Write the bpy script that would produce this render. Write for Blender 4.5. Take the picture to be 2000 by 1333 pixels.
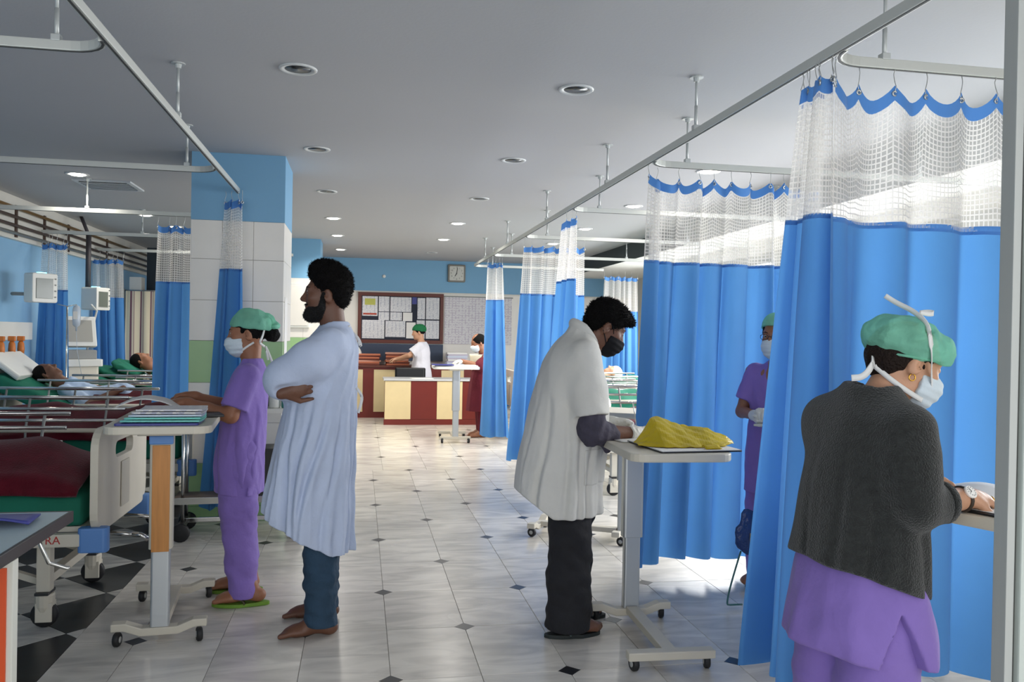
import bpy, bmesh, math, random
import numpy as np
from mathutils import Vector, Matrix

for _o in list(bpy.data.objects): bpy.data.objects.remove(_o, do_unlink=True)
SC = bpy.context.scene
COL = SC.collection
rnd = random.Random(7)

# ------------------------------------------------------------------ camera
CAM_H = 1.40
YAW, PITCH, ROLL, FPX = 0.18081, -0.00608, 0.01808, 1620.0
def camera_axes():
    f = Vector((math.sin(YAW)*math.cos(PITCH), math.cos(YAW)*math.cos(PITCH), math.sin(PITCH)))
    r = Vector((math.cos(YAW), -math.sin(YAW), 0.0)); u = r.cross(f)
    r2 = r*math.cos(ROLL) + u*math.sin(ROLL)
    return r2, r2.cross(f), f
_r, _u, _f = camera_axes()
cam = bpy.data.cameras.new('camera'); cam.sensor_width = 36.0; cam.lens = 36.0*FPX/2000.0
cam.clip_start = 0.05; cam.clip_end = 100
camo = bpy.data.objects.new('camera', cam); COL.objects.link(camo)
M3 = Matrix((_r, _u, -_f)).transposed()
camo.matrix_world = Matrix.Translation((0, 0, CAM_H)) @ M3.to_4x4()
SC.camera = camo

# ------------------------------------------------------------------ view, world, daylight
SC.view_settings.view_transform = 'Standard'
SC.view_settings.look = 'None'
SC.view_settings.gamma = 1.0
SC.view_settings.exposure = 0.72
SC.view_settings.use_curve_mapping = False
SC.cycles.use_denoising = True
SC.cycles.max_bounces = 8
SC.cycles.diffuse_bounces = 4
SC.cycles.transparent_max_bounces = 16
SC.cycles.sample_clamp_indirect = 6.0
SC.cycles.caustics_reflective = False
SC.cycles.caustics_refractive = False
W = bpy.data.worlds.new('daylight'); SC.world = W; W.use_nodes = True
W.node_tree.nodes['Background'].inputs[0].default_value = (0.96, 0.98, 1.0, 1)
W.node_tree.nodes['Background'].inputs[1].default_value = 1.38

def area_light(name, loc, size, energy, color, rot):
    l = bpy.data.lights.new(name, 'AREA'); l.shape = 'RECTANGLE'; l.size, l.size_y = size
    l.energy = energy; l.color = color
    o = bpy.data.objects.new(name, l); COL.objects.link(o); o.location = loc; o.rotation_euler = rot
    return o
# daylight entering through the windows of the right-hand wall (light faces -X)
for _y in (4.2, 7.4, 10.6):
    area_light('window_daylight', (4.78, _y, 1.72), (1.35, 2.5), 80, (0.96, 0.98, 1.0), (0, math.radians(54), 0))

# ------------------------------------------------------------------ colour and materials
def lin(c):
    return tuple(((v/255.0)/12.92 if v/255.0 <= 0.04045 else ((v/255.0+0.055)/1.055)**2.4) for v in c)
def rgba(c): return (*lin(c), 1.0)
MATS = {}
def mat(name, c, rough=0.6, metal=0.0, var=0.0, vscale=6.0, bump=0.0, bscale=40.0, spec=0.5, sheen=0.0, trans=0.0, stretch=None, objvar=0.0):
    if name in MATS: return MATS[name]
    m = bpy.data.materials.new(name); m.use_nodes = True; MATS[name] = m
    nt = m.node_tree; b = nt.nodes['Principled BSDF']
    b.inputs['Base Color'].default_value = rgba(c); b.inputs['Roughness'].default_value = rough
    b.inputs['Metallic'].default_value = metal; b.inputs['Specular IOR Level'].default_value = spec
    if sheen: b.inputs['Sheen Weight'].default_value = sheen
    tc = nt.nodes.new('ShaderNodeTexCoord'); src = tc.outputs['Object']
    if stretch:
        mp = nt.nodes.new('ShaderNodeMapping'); mp.inputs['Scale'].default_value = stretch
        nt.links.new(src, mp.inputs[0]); src = mp.outputs[0]
    if var or objvar:
        n = nt.nodes.new('ShaderNodeTexNoise'); n.inputs['Scale'].default_value = vscale; n.inputs['Detail'].default_value = 5
        nt.links.new(src, n.inputs['Vector'])
        r = nt.nodes.new('ShaderNodeMapRange'); r.inputs['From Min'].default_value = 0.25; r.inputs['From Max'].default_value = 0.75
        r.inputs['To Min'].default_value = 1-var; r.inputs['To Max'].default_value = 1+var
        nt.links.new(n.outputs['Fac'], r.inputs['Value'])
        val = r.outputs[0]
        if objvar:
            oi = nt.nodes.new('ShaderNodeObjectInfo'); r2 = nt.nodes.new('ShaderNodeMapRange')
            r2.inputs['To Min'].default_value = 1-objvar; r2.inputs['To Max'].default_value = 1+objvar
            nt.links.new(oi.outputs['Random'], r2.inputs['Value'])
            mu = nt.nodes.new('ShaderNodeMath'); mu.operation = 'MULTIPLY'
            nt.links.new(val, mu.inputs[0]); nt.links.new(r2.outputs[0], mu.inputs[1]); val = mu.outputs[0]
        h = nt.nodes.new('ShaderNodeHueSaturation'); h.inputs['Color'].default_value = rgba(c)
        nt.links.new(val, h.inputs['Value']); nt.links.new(h.outputs[0], b.inputs['Base Color'])
    if bump:
        n2 = nt.nodes.new('ShaderNodeTexNoise'); n2.inputs['Scale'].default_value = bscale; n2.inputs['Detail'].default_value = 3
        nt.links.new(src, n2.inputs['Vector'])
        bp = nt.nodes.new('ShaderNodeBump'); bp.inputs['Strength'].default_value = bump; bp.inputs['Distance'].default_value = 0.02
        nt.links.new(n2.outputs['Fac'], bp.inputs['Height']); nt.links.new(bp.outputs[0], b.inputs['Normal'])
    if trans:
        t = nt.nodes.new('ShaderNodeBsdfTranslucent'); t.inputs[0].default_value = rgba(c)
        mx = nt.nodes.new('ShaderNodeMixShader'); mx.inputs[0].default_value = trans
        out = nt.nodes['Material Output']
        nt.links.new(b.outputs[0], mx.inputs[1]); nt.links.new(t.outputs[0], mx.inputs[2]); nt.links.new(mx.outputs[0], out.inputs[0])
    return m
def emit_mat(name, c, s):
    m = bpy.data.materials.new(name); m.use_nodes = True; MATS[name] = m
    b = m.node_tree.nodes['Principled BSDF']; b.inputs['Base Color'].default_value = rgba(c)
    b.inputs['Emission Color'].default_value = rgba(c); b.inputs['Emission Strength'].default_value = s
    return m

# ------------------------------------------------------------------ mesh building helpers
class MB:
    """collects simple shapes; build() links them as ONE mesh object"""
    def __init__(s): s.v = []; s.f = []
    def add(s, vs, fs):
        k = len(s.v); s.v += [tuple(map(float, p)) for p in vs]; s.f += [tuple(i+k for i in f) for f in fs]; return s
    def box(s, x0, x1, y0, y1, z0, z1, M=None):
        vs = [(x, y, z) for z in (z0, z1) for y in (y0, y1) for x in (x0, x1)]
        if M is not None: vs = [tuple(M @ Vector(p)) for p in vs]
        return s.add(vs, [(0,2,3,1),(4,5,7,6),(0,1,5,4),(2,6,7,3),(0,4,6,2),(1,3,7,5)])
    def prism(s, poly, z0, z1, M=None):
        n = len(poly); vs = [(x, y, z0) for x, y in poly]+[(x, y, z1) for x, y in poly]
        if M is not None: vs = [tuple(M @ Vector(p)) for p in vs]
        return s.add(vs, [tuple(range(n))[::-1], tuple(range(n, 2*n))]+[(i, (i+1)%n, (i+1)%n+n, i+n) for i in range(n)])
    def chamfer(s, poly, z0, z1, c):
        """prism whose top edge is chamfered by c"""
        n = len(poly); cx = sum(p[0] for p in poly)/n; cy = sum(p[1] for p in poly)/n
        def ins(p):
            d = math.hypot(p[0]-cx, p[1]-cy) or 1; k = max(0, d-c*1.414)/d; return (cx+(p[0]-cx)*k, cy+(p[1]-cy)*k)
        vs = [(x, y, z0) for x, y in poly]+[(x, y, z1-c) for x, y in poly]+[(*ins(p), z1) for p in poly]
        fs = [tuple(range(2*n, 3*n))]
        for i in range(n):
            j = (i+1) % n; fs += [(i, j, j+n, i+n), (i+n, j+n, j+2*n, i+2*n)]
        return s.add(vs, fs)
    def tube(s, pts, r, n=8, caps=True):
        pts = [Vector(p) for p in pts]; rs = r if isinstance(r, (list, tuple)) else [r]*len(pts)
        rings = []; ref = None
        for i, p in enumerate(pts):
            t = (pts[min(i+1, len(pts)-1)]-pts[max(i-1, 0)])
            t = t.normalized() if t.length > 1e-9 else Vector((0,0,1))
            if ref is None: ref = t.orthogonal().normalized()
            ref = (ref - t*ref.dot(t)); ref = ref.normalized() if ref.length > 1e-6 else t.orthogonal().normalized()
            b = t.cross(ref)
            rings.append([p+(ref*math.cos(a)+b*math.sin(a))*rs[i] for a in [2*math.pi*k/n for k in range(n)]])
        vs = [q for rg in rings for q in rg]; fs = []
        for i in range(len(pts)-1):
            for k in range(n): fs.append((i*n+k, i*n+(k+1)%n, (i+1)*n+(k+1)%n, (i+1)*n+k))
        if caps: fs += [tuple(range(n))[::-1], tuple(range((len(pts)-1)*n, len(pts)*n))]
        return s.add(vs, fs)
    def bar(s, pts, w, h):
        """flat strip of width w and thickness h swept along pts, width held level"""
        pts = [Vector(p) for p in pts]; vs = []; fs = []
        for i, p in enumerate(pts):
            t = (pts[min(i+1, len(pts)-1)]-pts[max(i-1, 0)]).normalized()
            side = Vector((t.y, -t.x, 0)); side = side.normalized() if side.length > 1e-6 else Vector((1,0,0))
            up = side.cross(t)
            vs += [p-side*w/2-up*h/2, p+side*w/2-up*h/2, p+side*w/2+up*h/2, p-side*w/2+up*h/2]
        n = len(pts)
        for i in range(n-1):
            for k in range(4): fs.append((i*4+k, i*4+(k+1)%4, i*4+4+(k+1)%4, i*4+4+k))
        fs += [(3,2,1,0), tuple(range(n*4-4, n*4))]
        return s.add(vs, fs)
    def lathe(s, prof, n=16, M=None):
        vs = []; fs = []; m = len(prof)
        for r, z in prof:
            for k in range(n):
                a = 2*math.pi*k/n; vs.append((r*math.cos(a), r*math.sin(a), z))
        if M is not None: vs = [tuple(M @ Vector(p)) for p in vs]
        for i in range(m-1):
            for k in range(n): fs.append((i*n+k, i*n+(k+1)%n, (i+1)*n+(k+1)%n, (i+1)*n+k))
        fs += [tuple(range(n))[::-1], tuple(range((m-1)*n, m*n))]
        return s.add(vs, fs)
    def ball(s, c, r, n=12, m=8, M=None):
        r = r if isinstance(r, (tuple, list)) else (r, r, r); vs = [(0,0,-1)]
        for i in range(1, m):
            a = -math.pi/2+math.pi*i/m
            for k in range(n):
                t = 2*math.pi*k/n; vs.append((math.cos(a)*math.cos(t), math.cos(a)*math.sin(t), math.sin(a)))
        vs.append((0,0,1)); vs = [(x*r[0], y*r[1], z*r[2]) for x, y, z in vs]
        if M is not None: vs = [tuple(M @ Vector(p)) for p in vs]
        vs = [(p[0]+c[0], p[1]+c[1], p[2]+c[2]) for p in vs]; fs = []
        for k in range(n): fs.append((0, 1+(k+1)%n, 1+k)); fs.append((len(vs)-1, 1+(m-2)*n+k, 1+(m-2)*n+(k+1)%n))
        for i in range(m-2):
            for k in range(n): fs.append((1+i*n+k, 1+i*n+(k+1)%n, 1+(i+1)*n+(k+1)%n, 1+(i+1)*n+k))
        return s.add(vs, fs)
    def grid(s, fn, nu, nv):
        """surface fn(u,v) -> point, u,v in 0..1"""
        vs = [fn(i/nu, j/nv) for j in range(nv+1) for i in range(nu+1)]
        fs = [(j*(nu+1)+i, j*(nu+1)+i+1, (j+1)*(nu+1)+i+1, (j+1)*(nu+1)+i) for j in range(nv) for i in range(nu)]
        return s.add(vs, fs)
    def mesh(s, name, bevel=0.0, smooth=False):
        me = bpy.data.meshes.new(name); me.from_pydata(s.v, [], s.f); me.update()
        if bevel:
            bm = bmesh.new(); bm.from_mesh(me); bmesh.ops.recalc_face_normals(bm, faces=bm.faces[:])
            ed = [e for e in bm.edges if len(e.link_faces) == 2 and e.calc_face_angle(0) > 0.5]
            bmesh.ops.bevel(bm, geom=ed, offset=bevel, segments=2, affect='EDGES', profile=0.6); bm.to_mesh(me); bm.free()
        elif smooth is not None:
            bm = bmesh.new(); bm.from_mesh(me); bmesh.ops.recalc_face_normals(bm, faces=bm.faces[:]); bm.to_mesh(me); bm.free()
        if smooth: me.polygons.foreach_set('use_smooth', [True]*len(me.polygons))
        return me
    def build(s, name, m, parent=None, bevel=0.0, smooth=False, solid=0.0, subsurf=0):
        o = link(name, s.mesh(name, bevel, smooth), m, parent)
        if solid:
            d = o.modifiers.new('thickness', 'SOLIDIFY'); d.thickness = solid; d.offset = 0
        if subsurf:
            d = o.modifiers.new('smooth', 'SUBSURF'); d.levels = d.render_levels = subsurf
        return o
def link(name, me, m, parent=None):
    o = bpy.data.objects.new(name, me); COL.objects.link(o)
    if m is not None and not me.materials: me.materials.append(m)
    if parent is not None: o.parent = parent
    return o
def tag(o, label=None, cat=None, group=None, kind=None):
    if label: o['label'] = label
    if cat: o['category'] = cat
    if group: o['group'] = group
    if kind: o['kind'] = kind
    return o
def thing(name, label, cat, loc=(0,0,0), rz=0.0, group=None):
    o = bpy.data.objects.new(name, None); o.empty_display_size = 0.1; COL.objects.link(o)
    o.location = loc; o.rotation_euler = (0, 0, rz)
    return tag(o, label, cat, group)
def copy_tree(o, parent=None):
    c = o.copy(); COL.objects.link(c); c.parent = parent
    for ch in list(o.children): copy_tree(ch, c)
    return c
def rrect(x0, x1, y0, y1, r, n=4):
    pts = []
    for cx, cy, a0 in ((x1-r, y1-r, 0), (x0+r, y1-r, 90), (x0+r, y0+r, 180), (x1-r, y0+r, 270)):
        for k in range(n+1):
            a = math.radians(a0+90*k/n); pts.append((cx+r*math.cos(a), cy+r*math.sin(a)))
    return pts
def Rz(a): return Matrix.Rotation(a, 4, 'Z')
def T(x, y, z): return Matrix.Translation((x, y, z))
# ================================================================== the room
CEIL = 2.70; XL, XR, YB, YF = -3.44, 4.90, 14.60, -1.2

# ---- floor: marble slabs with dark corner insets; black and white checker on the left
def marble(name, c, c2, rough=0.22, objvar=0.12):
    m = bpy.data.materials.new(name); m.use_nodes = True; MATS[name] = m; nt = m.node_tree; b = nt.nodes['Principled BSDF']
    g = nt.nodes.new('ShaderNodeNewGeometry'); oi = nt.nodes.new('ShaderNodeObjectInfo')
    ad = nt.nodes.new('ShaderNodeVectorMath'); ad.operation = 'ADD'
    sc = nt.nodes.new('ShaderNodeVectorMath'); sc.operation = 'SCALE'; sc.inputs['Scale'].default_value = 30
    cmb = nt.nodes.new('ShaderNodeCombineXYZ')
    nt.links.new(oi.outputs['Random'], cmb.inputs[0]); nt.links.new(oi.outputs['Random'], cmb.inputs[2]); nt.links.new(cmb.outputs[0], sc.inputs[0])
    nt.links.new(g.outputs['Position'], ad.inputs[0]); nt.links.new(sc.outputs[0], ad.inputs[1])
    mp = nt.nodes.new('ShaderNodeMapping'); mp.inputs['Scale'].default_value = (1.0, 3.2, 1.0); nt.links.new(ad.outputs[0], mp.inputs[0])
    n = nt.nodes.new('ShaderNodeTexNoise'); n.inputs['Scale'].default_value = 2.6; n.inputs['Detail'].default_value = 9; n.inputs['Distortion'].default_value = 1.2
    nt.links.new(mp.outputs[0], n.inputs['Vector'])
    cr = nt.nodes.new('ShaderNodeValToRGB'); cr.color_ramp.elements[0].position = 0.34; cr.color_ramp.elements[1].position = 0.62
    cr.color_ramp.elements[0].color = rgba(c2); cr.color_ramp.elements[1].color = rgba(c)
    nt.links.new(n.outputs['Fac'], cr.inputs[0])
    h = nt.nodes.new('ShaderNodeHueSaturation'); r2 = nt.nodes.new('ShaderNodeMapRange')
    r2.inputs['To Min'].default_value = 1-objvar; r2.inputs['To Max'].default_value = 1+objvar*0.6
    nt.links.new(oi.outputs['Random'], r2.inputs['Value']); nt.links.new(r2.outputs[0], h.inputs['Value'])
    nt.links.new(cr.outputs[0], h.inputs['Color']); nt.links.new(h.outputs[0], b.inputs['Base Color'])
    n3 = nt.nodes.new('ShaderNodeTexNoise'); n3.inputs['Scale'].default_value = 1.4; nt.links.new(g.outputs['Position'], n3.inputs['Vector'])
    r3 = nt.nodes.new('ShaderNodeMapRange'); r3.inputs['To Min'].default_value = rough*0.7; r3.inputs['To Max'].default_value = rough*1.5
    nt.links.new(n3.outputs['Fac'], r3.inputs['Value']); nt.links.new(r3.outputs[0], b.inputs['Roughness'])
    return m
m_marble = marble('white_marble', (226, 220, 210), (196, 190, 182))
m_white_sq = marble('white_marble_square', (214, 210, 202), (172, 170, 166), objvar=0.06)
m_black_sq = marble('black_granite_square', (34, 38, 44), (20, 22, 26), rough=0.3, objvar=0.05)
m_inset = mat('dark_inset_stone', (44, 44, 48), 0.3, var=0.15, objvar=0.35)
m_grout = mat('floor_grout', (150, 145, 138), 0.8)
floor = thing('floor', 'pale marble floor with small dark diamond insets', 'floor'); floor['kind'] = 'structure'; 
MB().box(XL-0.2, XR+0.2, YF, YB+0.2, -0.06, -0.004).build('screed', m_grout, floor)
EDGE = -1.236; G = 0.0011
OX, OY, AX, AY = 0.1443, 3.3674, 0.37055, 0.57922       # near slabs
OX2, OY2, AX2, AY2 = 0.25, 8.615, 0.448, 0.885            # larger slabs further on
YSPLIT = OY+9*AY
slabs = []; insets = []
for j in range(-8, 9):
    for i in range(-4, 13):
        x0, x1 = OX+i*AX, OX+(i+1)*AX; y0, y1 = OY+j*AY, OY+(j+1)*AY
        x0 = max(x0, EDGE); x1 = min(x1, XR); y0 = max(y0, YF)
        if x1-x0 > 0.02 and y1-y0 > 0.02: slabs.append((x0, x1, y0, y1))
for j in range(-7, 10):
    for i in range(-3, 13):
        if (i+j) % 2 == 0: insets.append((OX+i*AX, OY+j*AY))
for j in range(0, 7):
    for i in range(-4, 11):
        x0, x1 = OX2+i*AX2, OX2+(i+1)*AX2; y0, y1 = OY2+j*AY2, OY2+(j+1)*AY2
        x0 = max(x0, EDGE); x1 = min(x1, XR); y0 = max(y0, YSPLIT) if j else YSPLIT; y1 = min(y1, YB)
        if x1-x0 > 0.02 and y1-y0 > 0.02: slabs.append((x0, x1, y0, y1))
for j in range(1, 7):
    for i in range(-3, 11):
        if (i+j) % 2 == 1 and OY2+j*AY2 < YB-0.1: insets.append((OX2+i*AX2, OY2+j*AY2))
def seen(x, y):
    d = Vector((x, y, -CAM_H)); z = d.dot(_f)
    if z < 0.5: return False
    return -60 < 1000+FPX*d.dot(_r)/z < 2060 and 666.5-FPX*d.dot(_u)/z < 1400
def share(cache, key, make):
    if key not in cache: cache[key] = make()
    return cache[key]
tile_cache = {}
vis = sorted([s for s in slabs if seen((s[0]+s[1])/2, (s[2]+s[3])/2)], key=lambda s: math.hypot((s[0]+s[1])/2, (s[2]+s[3])/2))
near = set(vis[:270]); rest = MB()
for s in slabs:
    w, d = s[1]-s[0], s[3]-s[2]
    poly = [(-w/2+G, -d/2+G), (w/2-G, -d/2+G), (w/2-G, d/2-G), (-w/2+G, d/2-G)]
    cx, cy = (s[0]+s[1])/2, (s[2]+s[3])/2
    if s in near:
        me = share(tile_cache, (round(w, 3), round(d, 3)), lambda: MB().chamfer(poly, -0.02, 0, 0.0012).mesh('marble_slab', smooth=None))
        o = link('marble_slab', me, m_marble, floor); o.location = (cx, cy, 0)
    else:
        rest.chamfer([(x+cx, y+cy) for x, y in poly], -0.02, 0, 0.0012)
tag(rest.build('distant_marble_slabs', m_marble, floor, smooth=None), kind='stuff')
dq = 0.049
me = MB().chamfer([(-dq, 0), (0, -dq), (dq, 0), (0, dq)], -0.01, 0.0008, 0.0006).mesh('diamond_inset', smooth=None)
for x, y in insets:
    if EDGE+0.06 < x < XR-0.06 and seen(x, y) and y > YF:
        o = link('diamond_inset', me, m_inset, floor); o.location = (x, y, 0)
# rotated checker squares left of EDGE
CX, CY, S = -1.3023, 4.0907, 0.30282
def clip(poly, a, b, c):   # keep a*x+b*y<=c
    out = []
    for k in range(len(poly)):
        p, q = poly[k], poly[(k+1) % len(poly)]; dp, dq_ = a*p[0]+b*p[1]-c, a*q[0]+b*q[1]-c
        if dp <= 0: out.append(p)
        if dp*dq_ < 0: t = dp/(dp-dq_); out.append((p[0]+(q[0]-p[0])*t, p[1]+(q[1]-p[1])*t))
    return out
restw, restb = MB(), MB(); sq = []
for i in range(-8, 2):
    for j in range(-18, 36):
        if (i+j) % 2 == 0: continue
        cx, cy = CX+i*S, CY+j*S; e = S-0.0018
        poly = [(cx-e, cy), (cx, cy-e), (cx+e, cy), (cx, cy+e)]
        poly = clip(clip(clip(clip(poly, 1, 0, EDGE-0.001), -1, 0, -XL), 0, -1, -YF), 0, 1, YB)
        if len(poly) > 2: sq.append((poly, i % 2 == 0, seen(cx, cy)))
sqv = sorted([s for s in sq if s[2]], key=lambda s: s[0][0][1])
for poly, black, v in sq:
    if v and poly[0][1] < 9.0:
        n = len(poly); cx = sum(p[0] for p in poly)/n; cy = sum(p[1] for p in poly)/n
        o = MB().chamfer([(x-cx, y-cy) for x, y in poly], -0.02, 0, 0.001).build('checker_square', m_black_sq if black else m_white_sq, floor, smooth=None)
        o.location = (cx, cy, 0)
    else: (restb if black else restw).chamfer(poly, -0.02, 0, 0.001)
tag(restb.build('distant_black_squares', m_black_sq, floor, smooth=None), kind='stuff')
tag(restw.build('distant_white_squares', m_white_sq, floor, smooth=None), kind='stuff')

# ---- ceiling, walls
m_ceil = mat('ceiling_paint', (180, 181, 184), 0.7, var=0.02, vscale=0.7, bump=0.03, bscale=60)
m_blue = mat('blue_wall_paint', (120, 170, 204), 0.55, var=0.03, vscale=1.2)
m_blue_pale = mat('pale_blue_wall_paint', (136, 180, 214), 0.55, var=0.03, vscale=1.2)
m_cream = mat('cream_wall_tile', (232, 228, 220), 0.35, var=0.02)
m_whitewall = mat('white_wall_paint', (214, 212, 204), 0.6, var=0.03)
m_green_tile = mat('green_wall_tile', (152, 190, 134), 0.3, var=0.03, objvar=0.04)
m_dark_slot = mat('dark_bulkhead_face', (52, 60, 60), 0.6)
def struct(name, mb, m, label, cat, parent=None, **k):
    o = mb.build(name, m, parent, **k)
    if parent is None: tag(o, label, cat, kind='structure')
    return o
struct('ceiling', MB().box(XL-0.2, XR+0.2, YF, YB+0.2, CEIL, CEIL+0.1), m_ceil, 'flat pale painted ward ceiling', 'ceiling')
# left wall with pale cornice band
wl = thing('wall_left', 'blue painted wall behind the bed heads with a white band above', 'wall'); wl['kind'] = 'structure'
MB().box(XL-0.15, XL, YF, YB, 0, 2.27).build('painted_wall', m_blue_pale, wl)
MB().box(XL-0.15, XL+0.05, YF, YB, 2.27, CEIL).build('cornice_band', m_whitewall, wl, bevel=0.006)
# back wall: blue above, pale below
wb = thing('wall_back', 'far wall painted blue above cream', 'wall'); wb['kind'] = 'structure'
MB().box(XL, XR, YB, YB+0.15, 2.13, CEIL).build('blue_upper_wall', m_blue, wb)
MB().box(XL, XR, YB, YB+0.15, 0, 2.13).build('cream_lower_wall', m_cream, wb)
MB().box(XL, XR, YB-0.012, YB, 2.115, 2.14).build('paint_edge', m_whitewall, wb)
# right wall with three windows and a soffit
wr = thing('wall_right', 'pale wall with tall windows beyond the right-hand beds', 'wall'); wr['kind'] = 'structure'
WZ0, WZ1 = 1.0, 2.42; wins = [(2.9, 5.5), (6.1, 8.7), (9.3, 11.9)]
mb = MB().box(XR, XR+0.2, YF, YB, 0, WZ0).box(XR, XR+0.2, YF, YB, WZ1, CEIL); y = YF
for a, b in wins+[(YB, YB)]: mb.box(XR, XR+0.2, y, a, WZ0, WZ1); y = b
mb.build('painted_wall', m_whitewall, wr)
MB().box(3.62, XR, YF, YB, 2.47, CEIL).build('soffit', m_whitewall, wr)
MB().box(3.605, 3.62, 9.0, YB, 2.47, CEIL).build('soffit_face', m_dark_slot, wr)
m_alu = mat('brushed_aluminium', (176, 180, 176), 0.42, 0.75, var=0.04, vscale=30, stretch=(1, 1, 0.05))
m_glass = bpy.data.materials.new('window_glass'); m_glass.use_nodes = True
_nt = m_glass.node_tree; _tr = _nt.nodes.new('ShaderNodeBsdfTransparent'); _gl = _nt.nodes.new('ShaderNodeBsdfGlossy'); _gl.inputs['Roughness'].default_value = 0.05
_mx = _nt.nodes.new('ShaderNodeMixShader'); _mx.inputs[0].default_value = 0.06
_nt.links.new(_tr.outputs[0], _mx.inputs[1]); _nt.links.new(_gl.outputs[0], _mx.inputs[2]); _nt.links.new(_mx.outputs[0], _nt.nodes['Material Output'].inputs[0])
for k, (a, b) in enumerate(wins):
    w = thing('window_%d' % (k+1), ('nearest', 'middle', 'farthest')[k]+' bright aluminium-framed window in the right-hand wall', 'window'); w['kind'] = 'structure'
    f = MB(); 
    for q0, q1, z0, z1 in ((a, b, WZ0, WZ0+0.05), (a, b, WZ1-0.05, WZ1), (a, a+0.05, WZ0, WZ1), (b-0.05, b, WZ0, WZ1), ((a+b)/2-0.025, (a+b)/2+0.025, WZ0, WZ1)):
        f.box(XR+0.06, XR+0.12, q0, q1, z0, z1)
    f.build('window_frame', m_alu, w)
    MB().box(XR+0.085, XR+0.09, a, (a+b)/2, WZ0, WZ1).build('pane', m_glass, w)
    MB().box(XR+0.085, XR+0.09, (a+b)/2, b, WZ0, WZ1).build('pane', m_glass, w)

# ---- tiled pillars
def pillar(name, label, x0, x1, y0, y1, ztop):
    p = thing(name, label, 'pillar'); p['kind'] = 'structure'; t = 0.012
    MB().box(x0+t, x1-t, y0+t, y1-t, 0, ztop).build('core', m_grout, p)
    MB().box(x0, x1, y0, y1, ztop, CEIL).build('painted_top', m_blue, p)
    zs = [0.0, 0.115, 0.43, 0.725, 1.02, 1.326, 1.622, 1.923, ztop]
    cache = {}
    def tiles(n, wd, M):
        for r in range(len(zs)-1):
            h = zs[r+1]-zs[r]; g = r in (1, 4) or r == 0
            for c in range(n):
                w = wd/n
                me = share(cache, (round(w, 3), round(h, 3), g), lambda: MB().chamfer([(-w/2+0.001, -h/2+0.001), (w/2-0.001, -h/2+0.001), (w/2-0.001, h/2-0.001), (-w/2+0.001, h/2-0.001)], 0.0, t, 0.0015).mesh('wall_tile', smooth=None))
                o = link('wall_tile', me, m_green_tile if g else m_cream, p)
                o.matrix_local = M @ T(-wd/2+w*(c+0.5), zs[r]+h/2, 0)
    cx, cy = (x0+x1)/2, (y0+y1)/2; q = Matrix.Rotation(math.radians(90), 4, 'X')
    tiles(3, x1-x0, T(cx, y0+t, 0) @ q)
    tiles(3, y1-y0, T(x1-t, cy, 0) @ Rz(math.radians(90)) @ q)
    tiles(3, y1-y0, T(x0+t, cy, 0) @ Rz(math.radians(-90)) @ q)
    return p
pillar('pillar', 'square pillar with white and green tiles and blue top, where the left curtain rail ends', -1.225, -0.565, 6.35, 7.0, 2.207)
pillar('pillar', 'blue-topped tiled pillar at the back, seen past the gowned man', -1.225, -0.565, 11.85, 12.5, 2.15)

# ---- aluminium partition post at the right edge of the view
po = thing('trim_1', 'grey aluminium partition post standing at the right edge of the view', 'partition post'); po['kind'] = 'structure'
m_post = mat('post_aluminium', (172, 175, 172), 0.5, 0.1, var=0.03, vscale=20, stretch=(1, 1, 0.05))
m_post2 = mat('partition_panel', (188, 196, 190), 0.5)
PX = 1.398
MB().box(PX, PX+0.020, 1.585, 1.625, 0, CEIL).build('flange', m_post, po, bevel=0.002)
MB().box(PX+0.021, PX+0.0265, 1.590, 1.620, 0, CEIL).build('groove', mat('post_groove', (70, 72, 70), 0.6), po)
MB().box(PX+0.0275, PX+0.085, 1.575, 1.635, 0, CEIL).build('upright', m_post2, po, bevel=0.004)

# ---- recessed downlights on the ceiling grid
m_ring = mat('downlight_ring', (205, 208, 208), 0.4)
m_lamp_off = mat('downlight_reflector', (96, 98, 98), 0.25, 0.8)
m_lamp_on = emit_mat('lit_downlight', (255, 246, 226), 9.0)
m_bulb = mat('downlight_bulb', (225, 225, 220), 0.3)
ring = MB().lathe([(0.062, 0.02), (0.066, -0.004), (0.088, -0.008), (0.094, -0.004), (0.094, 0.0), (0.066, 0.02)], 20).mesh('ring', smooth=True)
cup = MB().lathe([(0.064, -0.003), (0.058, 0.012), (0.04, 0.05), (0.001, 0.055)], 20).mesh('reflector', smooth=True)
lens = MB().lathe([(0.064, -0.004), (0.05, -0.012), (0.001, -0.015)], 20).mesh('lens', smooth=True)
bulb = MB().lathe([(0.012, 0.03), (0.022, 0.012), (0.02, 0.002), (0.001, -0.002)], 12).mesh('bulb', smooth=True)
def downlight(x, y, on, label, watts=7.0):
    t = thing('ceiling_downlight', label, 'downlight', (x, y, CEIL), 0, 'recessed ceiling downlights')
    link('ring', ring, m_ring, t)
    if on:
        link('lens', lens, m_lamp_on, t)
        l = bpy.data.lights.new('downlight_lamp', 'SPOT'); l.energy = watts; l.spot_size = math.radians(150); l.spot_blend = 0.6
        l.color = (1.0, 0.95, 0.87); l.shadow_soft_size = 0.06
        o = bpy.data.objects.new('downlight_lamp', l); COL.objects.link(o); o.parent = t; o.location = (0, 0, -0.03)
    else:
        link('reflector', cup, m_lamp_off, t); link('bulb', bulb, m_bulb, t)
XA, XB, XC = -0.325, 1.09, 2.62; YS = (4.23, 6.04, 7.82, 9.62, 11.30, 13.18)
ordn = ('first', 'second', 'third', 'fourth', 'fifth', 'sixth')
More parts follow.
